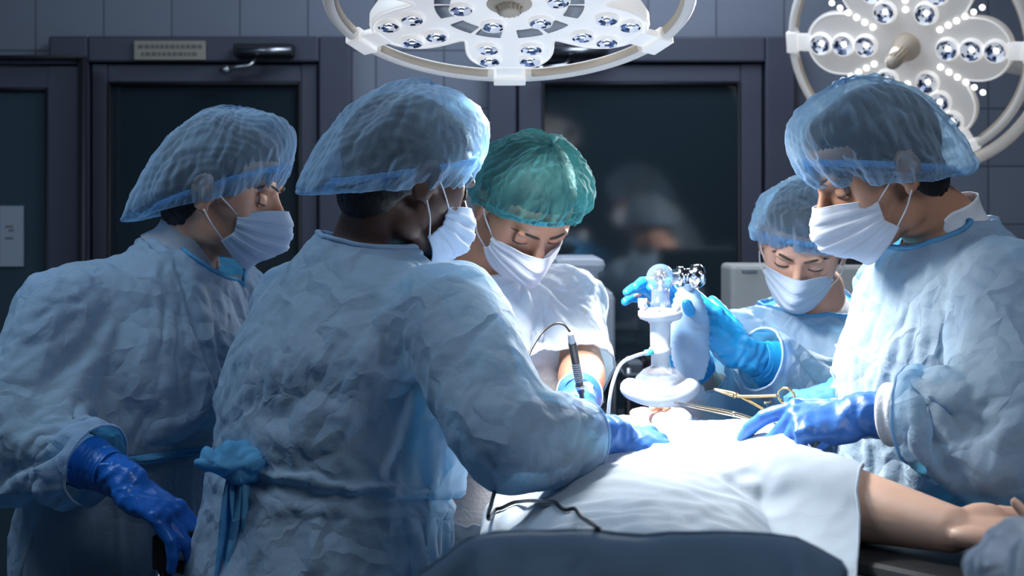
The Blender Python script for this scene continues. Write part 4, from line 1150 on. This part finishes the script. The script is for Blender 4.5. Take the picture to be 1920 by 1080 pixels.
def lathe(c, axis, prof, n=32, mb=None):
    f = frame(axis); mb = mb or MB(); c = V(c); ax = f@V((0, 1, 0))
    mb.loft([(c+ax*h, f@V((1, 0, 0)), f@V((0, 0, 1)), r, r) for r, h in prof], n); return mb
# resuscitator over the face of the patient
bc = at(1238, 742, 2.66); U = V((0, 0, 1))
rs = empty('resuscitator', bc, 'clear and white bag resuscitator held over the face of the patient', 'resuscitator')
mb = MB(); pts = [bc+V((.050*math.cos(a), .040*math.sin(a)+.008, .006+.006*math.cos(2*a))) for a in np.linspace(0, 2*PI, 41)]
mb.tube(pts, .0165, 14, False).build('mask_cushion', M['silicone'], rs)
lathe(bc+U*.008, U, [(.050, 0), (.047, .012), (.040, .024), (.028, .036), (.016, .042), (.0145, .048)]).build('mask_dome', M['clear'], rs)
lathe(bc+U*.050, U, [(.0155, 0), (.0155, .018), (.0185, .019), (.0185, .030), (.0165, .031), (.0175, .070), (.020, .071), (.020, .078)]).build('connector', M['silicone'], rs)
fl = lathe(bc+U*.124, U, [(.024, 0), (.034, .004), (.037, .010), (.037, .017), (.028, .018), (.022, .022)]).build('valve_flange', M['silicone'], rs)
for k in range(6):
    a = k*PI/3+.3; MB().tube([bc+U*.139+V((.032*math.cos(a), .032*math.sin(a), 0)), bc+U*.149+V((.032*math.cos(a), .032*math.sin(a), 0))], .0042, 10).build('lug', M['silicone'], fl)
lathe(bc+U*.144, U, [(.0165, 0), (.0165, .012), (.0150, .013), (.0150, .034)]).build('neck_tube', M['clear'], rs)
MB().tube([bc+V((-.030, -.005, .146)), bc+V((-.030, -.005, .162))], .0075, 14).build('pressure_cap', M['silicone'], rs)
bl = bc+U*.196
MB().ell(bl, (.0235,)*3, None, 32, 20).build('valve_ball', M['clear'], rs)
MB().ell(bl, (.010, .010, .012), None, 12, 8).tube([bl-U*.02, bl+U*.012], .006, 10).build('valve_leaf', M['chrome'], rs)
sdv = V((1, .12, .05)).normalized()
lathe(bl+sdv*.018, sdv, [(.013, 0), (.013, .010), (.018, .011), (.018, .020), (.014, .021), (.014, .034), (.019, .035), (.021, .048), (.015, .056)]).build('valve_elbow', M['chrome'], rs)
# ribbed reservoir hanging behind the valve
ba = bc+V((.060, .075, .020)); rings = []
for i in range(33):
    t = i/32; r = .032*(math.sin(PI*min(1, .12+.80*t)))**.55+.0012*math.sin(t*95)
    rings.append((ba+V((-.006*t, .0, .155*t)), V((1, 0, 0)), V((0, 1, 0)), r*1.12, r*.9))
MB().loft(rings, 36).build('reservoir_bag', M['bag'], rs)
MB().tube([ba+V((-.006, 0, .150)), ba+V((-.004, -.03, .175)), bl+sdv*.055], .010, 14).build('bag_neck', M['silicone'], rs)
# oxygen tube
tp = [bc+V((-.016, -.016, .075)), at(1190, 668, 2.62), at(1165, 682, 2.61), at(1150, 715, 2.60), at(1143, 750, 2.60), at(1138, 792, 2.62), at(1120, 860, 2.66)]
o = MB().tube(spline(tp, 8), .0031, 10).build('oxygen_tube', M['silicone']); tag(o, 'thin white tube curving down from the side of the resuscitator', 'tube')
q = MB(); q.tube([bc+V((-.014, -.018, .075)), bc+V((-.027, -.022, .073))], .0052, 12).build('connector', M['teal'], o)['label'] = 'teal plastic connector'
def crumple(name, c, r, mat, seed, label, cat, vox=.004, amp=.012, sc=28):
    mb = MB().ell(c, r)
    for k in range(5):
        rr = random.Random(seed+k); mb.ell(V(c)+V((rr.uniform(-1, 1)*r[0]*.7, rr.uniform(-1, 1)*r[1]*.7, rr.uniform(-.2, .5)*r[2])), [x*.55 for x in r])
    me = remesh(mb, vox, 2); a = co(me); nn = nrm(me)
    for i in range(len(a)): a[i] += nn[i]*amp*(abs(nz(a[i][0]*sc+seed, a[i][1]*sc, a[i][2]*sc))*1.4-.35)
    setco(me, a); o_ = link(name, me, mat); return tag(o_, label, cat) if label else o_
zc = lambda px, py, d: at(px, py, d)
g1 = at(1262, 765, 2.50); crumple('gauze_pad', V((g1.x, g1.y, surf(g1.x, g1.y)+.012)), (.032, .045, .016), M['gauze'], 3, 'folded white gauze on the sheet just below the face mask of the patient', 'gauze')
g2 = at(1166, 775, 2.52); crumple('gauze_roll', V((g2.x, g2.y, surf(g2.x, g2.y)+.014)), (.040, .035, .018), M['gauze'], 9, 'crumpled white gauze beside the hand with the black pencil', 'gauze')
vb = at(1116, 772, 2.56); vz = surf(vb.x, vb.y, vb.z-.02)
vi = empty('vial', (vb.x, vb.y, vz), 'small clear vial standing on the sheet by the blue glove', 'vial')
lathe(V((vb.x, vb.y, vz)), U, [(.0115, 0), (.012, .002), (.012, .030), (.008, .036), (.0075, .040)]).build('glass_body', M['clear'], vi)
lathe(V((vb.x, vb.y, vz+.040)), U, [(.009, 0), (.009, .010)]).build('cap', M['silicone'], vi)
# electrosurgical pencil and cable
p0, p1 = at(1090, 738, 2.66), at(1069, 622, 2.60); ax = (p1-p0).normalized(); Lp = (p1-p0).length
pn = empty('surgical_pencil', p0, 'black electrosurgical pencil held upright in a blue glove', 'surgical pencil')
lathe(p0, ax, [(.0035, -.02), (.0045, 0), (.0062, .004), (.0066, .03), (.0068, Lp-.022), (.0062, Lp-.021)]).build('barrel', M['black_plastic'], pn)
for k in range(9): lathe(p0, ax, [(.0076, .028+k*.0042), (.0076, .0298+k*.0042)], 20).build('grip_ring', M['grey_plastic'], pn)
lathe(p0, ax, [(.0078, .012), (.0078, .018)], 20).build('collar', M['steel'], pn)
lathe(p0, ax, [(.0060, Lp-.021), (.0052, Lp-.006), (.0034, Lp)]).build('strain_relief', M['grey_plastic'], pn)
MB().tube([p0-ax*.02, p0-ax*.045], .0012, 8).build('electrode', M['steel'], pn)
cb = [p1, at(1058, 609, 2.60), at(1040, 607, 2.60), at(1018, 622, 2.58), at(1000, 648, 2.56), at(990, 672, 2.54), at(975, 740, 2.50), at(960, 800, 2.42)]
o = MB().tube(spline(cb, 8), .0021, 8).build('pencil_cable', M['black_plastic']); tag(o, 'thin black cable looping from the top of the upright black pencil', 'cable')
cb = [at(948, 850, 2.25), at(934, 895, 2.14), at(925, 930, 2.0), at(915, 972, 1.86)]
for (px, py) in ((922, 972), (942, 956), (975, 944), (1010, 943), (1050, 957), (1090, 976), (1122, 996)):
    d = 1.62
    best = None
    for dd_ in np.linspace(2.2, 1.35, 120):
        p = at(px, py, dd_)
        if p.z <= surf(p.x, p.y, 0)+.004: pass
        else: best = p; break
    for dd_ in np.linspace(1.35, 2.3, 200):
        p = at(px, py, dd_)
        if surf(p.x, p.y, 0)+.003 >= p.z: best = V((p.x, p.y, surf(p.x, p.y)+.004)); break
    cb.append(best or at(px, py, 1.8))
sp_ = spline(cb, 10)
for _q in range(3): sp_ = [p if i in (0, len(sp_)-1) else (sp_[i-1]+p*2+sp_[i+1])/4 for i, p in enumerate(sp_)]
sp_ = [p if i < 28 else V((p.x, p.y, max(p.z, surf(p.x, p.y, 0)+.0035))) for i, p in enumerate(sp_)]
for _q in range(2): sp_ = [p if i < 26 or i == len(sp_)-1 else (sp_[i-1]+p*2+sp_[i+1])/4+V((0, 0, .0006)) for i, p in enumerate(sp_)]
o = MB().tube(sp_, .0026, 8).build('black_cable', M['black_plastic']); tag(o, 'black cable lying in an arc across the sheet in front', 'cable')
# ring-handled instruments
def clamp(name, tip, piv, ra, rb, rad, label, mat=M['gold'], up=V((0, .3, 1)), th=.0026):
    tip, piv, ra, rb = map(V, (tip, piv, ra, rb)); r = empty(name, piv, label, 'surgical instrument')
    for k, rr in enumerate((ra, rb)):
        d0 = (rr-piv).normalized(); e = rr-(rr-piv).normalized()*rad
        off = up*.0015*(1 if k else -1)
        jaw = tip.lerp(piv, .02)
        m_ = MB().tube(spline([jaw+off*.3, tip.lerp(piv, .5)+off, piv+off, piv.lerp(e, .5)+off, e], 5), [th*.5+th*.6*min(1, i/10) for i in range(21)], 10)
        sh = m_.build('shank', mat, r)
        n_ = (rr-piv).cross(tip-piv if k else piv-tip)
        pl = (ra-piv).cross(rb-piv).normalized(); u = d0; v = pl.cross(u).normalized()
        MB().tube([rr+(u*math.cos(a)*1.15+v*math.sin(a))*rad for a in np.linspace(0, 2*PI, 29)], th*.85, 10, False).build('finger_ring', mat, sh)
    pl = (ra-piv).cross(rb-piv).normalized()
    MB().tube([piv-pl*.004, piv+pl*.004], .0042, 16).build('pivot_screw', mat, r)
    mm = (piv.lerp(ra, .72)+piv.lerp(rb, .72))/2
    MB().box(mm, ((ra-rb).length*.45, .003, .004), frame((ra-piv).normalized())).build('ratchet', mat, r)
    return r
clamp('needle_holder', at(1337, 729, 2.58), at(1380, 741, 2.56), at(1474, 742, 2.50), at(1452, 778, 2.52), .0125, 'slender gold-ringed needle holder pointing left in the farther blue hand')
clamp('surgical_forceps', at(1262, 754, 2.56), at(1378, 777, 2.40), at(1500, 806, 2.22), at(1520, 824, 2.19), .013, 'long gold-ringed forceps resting on the sheet in the nearer blue hand', M['instrument'])
# clamp stand by the person at far left
cs = empty('clamp_stand', (-.47, 2.22, 0), 'black clamp on a post under the low blue glove at left', 'stand')
cpt = at(345, 1006, 2.36)
MB().box(cpt+V((0, 0, 0)), (.085, .035, .020), Matrix.Rotation(-.15, 3, 'Y')).box(at(308, 1032, 2.36), (.028, .04, .050)).box(at(322, 1056, 2.36), (.05, .035, .018), Matrix.Rotation(.2, 3, 'Y')).build('clamp', M['black_plastic'], cs, .003)
MB().tube([V((cpt.x-.03, 2.36, 1.09)), V((cpt.x-.03, 2.36, .03))], .012, 14).build('post', M['table_metal'], cs)
lathe(V((cpt.x-.03, 2.36, 0)), U, [(.14, 0), (.14, .015), (.03, .04)]).build('base', M['black_plastic'], cs)
# machine behind the person in the green cap
d = 3.75
vt = empty('ventilator', (X(1100, d), d, 0), 'white medical machine on a cart behind the person in the green cap', 'ventilator')
def bxp(x0, x1, y0, y1, d0, d1, name, mat, parent, bevel=.012):
    dm = d0; return MB().box(((X(x0, dm)+X(x1, dm))/2, (d0+d1)/2, (Z(y0, dm)+Z(y1, dm))/2), (X(x1, dm)-X(x0, dm), d1-d0, Z(y0, dm)-Z(y1, dm))).build(name, mat, parent, bevel)
bxp(1040, 1122, 488, 690, 3.70, 3.95, 'monitor_column', M['white_plastic'], vt, .02)
bxp(1040, 1136, 484, 512, 3.68, 3.97, 'top_cap', M['white_plastic'], vt, .03)
bxp(1040, 1154, 545, 682, 3.66, 4.0, 'drawer_unit', M['white_plastic'], vt, .02)
bxp(1098, 1136, 578, 582, 3.652, 3.662, 'handle_slot', M['grey_plastic'], vt, .001)
bxp(1030, 1165, 690, 700, 3.62, 4.02, 'shelf', M['grey_plastic'], vt, .004)
bxp(1030, 1150, 770, 1180, 3.66, 4.0, 'cabinet', M['grey_plastic'], vt, .01)
for px in (1036, 1146):
    for dd_ in (3.68, 3.98): MB().tube([V((X(px, dd_), dd_, .05)), V((X(px, dd_), dd_, Z(698, 3.7)))], .012, 10).build('post', M['table_metal'], vt)
for px in (1036, 1146):
    for dd_ in (3.68, 3.98): MB().ell((X(px, dd_), dd_, .035), (.02, .035, .035)).build('caster', M['black_plastic'], vt)
ct = empty('supply_cart', (X(1185, 3.9), 3.9, 0), 'dim metal supply cart beside the white machine, low behind the table', 'cart')
for py in (700, 742, 800):
    bxp(1172, 1300, py, py+8, 3.78, 4.12, 'shelf', M['table_metal'], ct, .003)
for px in (1178, 1296):
    for dd_ in (3.80, 4.10): MB().tube([V((X(px, dd_), dd_, .0)), V((X(px, dd_), dd_, Z(690, 3.8)))], .010, 10).build('post', M['table_metal'], ct)
for k, (x0, x1, y0, y1, m_) in enumerate(((1176, 1192, 718, 742, 'black_plastic'), (1194, 1212, 712, 742, 'white_plastic'), (1216, 1232, 724, 742, 'grey_plastic'), (1176, 1206, 680, 700, 'grey_plastic'), (1210, 1226, 672, 700, 'black_plastic'))):
    o = bxp(x0, x1, y0, y1, 3.85, 3.95, 'supply_box', M[m_], None, .006)
    tag(o, ['small black supply box on the second shelf of the cart', 'small white supply box on the second shelf of the cart', 'low grey supply box right of the white one on the cart', 'flat grey supply box on the top shelf of the cart', 'upright black supply box on the top shelf of the cart'][k], 'box', 'supply boxes on the cart')
mo = empty('monitor', (X(1500, 3.8), 3.8, 0), 'cream cased monitor on a stand behind the person with cyan gloves', 'monitor')
bxp(1370, 1640, 497, 600, 3.72, 3.90, 'case', M['cream_plastic'], mo, .01)
bxp(1392, 1420, 506, 512, 3.712, 3.722, 'button', M['grey_plastic'], mo, .001)
bxp(1560, 1640, 484, 497, 3.74, 3.88, 'top_tray', M['black_plastic'], mo, .003)
MB().tube([V((X(1500, 3.8), 3.8, Z(600, 3.8))), V((X(1500, 3.8), 3.8, .03))], .022, 14).build('pole', M['table_metal'], mo)
lathe(V((X(1500, 3.8), 3.8, 0)), U, [(.22, 0), (.22, .03), (.05, .05)]).build('base', M['grey_plastic'], mo)
# covered stand at the lower right corner, close to the camera
M['plastic_cover'] = fabric('plastic_cover', (.55, .62, .72), (.5, .6, .72), .2, .10, 0, bump=(40, .8, .012), rough=.35, spec=.6)
st = empty('instrument_stand', (.46, 1.30, 0), 'plastic-covered instrument stand in the lower right corner', 'stand')
c0 = at(1958, 1112, 1.28)
sm = crumple('cover', c0, (.062, .07, .055), M['plastic_cover'], 21, None, None, .005, .016, 22); sm.parent = st; sm.matrix_parent_inverse = Matrix.Translation(st.location).inverted()
MB().tube([c0+V((.012, -.05, .06)), c0+V((.010, -.05, -.10)), V((c0.x, 1.3, .8)), V((c0.x, 1.3, .03))], .006, 12).build('post', M['table_metal'], st)
MB().tube([c0+V((.035, -.05, .075)), c0+V((.033, -.05, -.05))], .004, 12).build('rod', M['table_metal'], st)
lathe(V((c0.x, 1.3, 0)), U, [(.12, 0), (.12, .02), (.03, .04)]).build('base', M['table_metal'], st)
# knot and loose ends of the waist tie on the back of the person seen from behind
for (gown, neck, root, g, belt, *_r) in INFO:
    if g.get('knot'):
        kc = at(448, 866, 2.40)
        b_ = BVHTree.FromObject(gown, bpy.context.evaluated_depsgraph_get()); o3 = V((0, 0, CAM_H)); hit = b_.ray_cast(o3, (kc-o3).normalized())
        if hit[0]: kc = hit[0]+(V((0, 0, CAM_H))-hit[0]).normalized()*.018
        kn = crumple('tie_knot', kc, (.048, .034, .028), M['gown_trim'], 31, None, None, .0035, .014, 34)
        kn.parent = gown
        for k, (dx, ln) in enumerate(((-.035, .30), (.02, .24))):
            def tf(u, v, dx=dx, ln=ln, k=k):
                w = .022+.02*v+.004*math.sin(v*9); x = (u-.5)*w
                return kc+V((dx*v+x, -.004-.012*math.sin(u*PI*3+v*4+k)*.6-.01*v, -ln*v+.01*math.sin(u*5)))
            link('tie_end', evaluated(grid_mesh(tf, 14, 40), [('SOLIDIFY', dict(thickness=.0012))]), M['gown_trim'], gown)
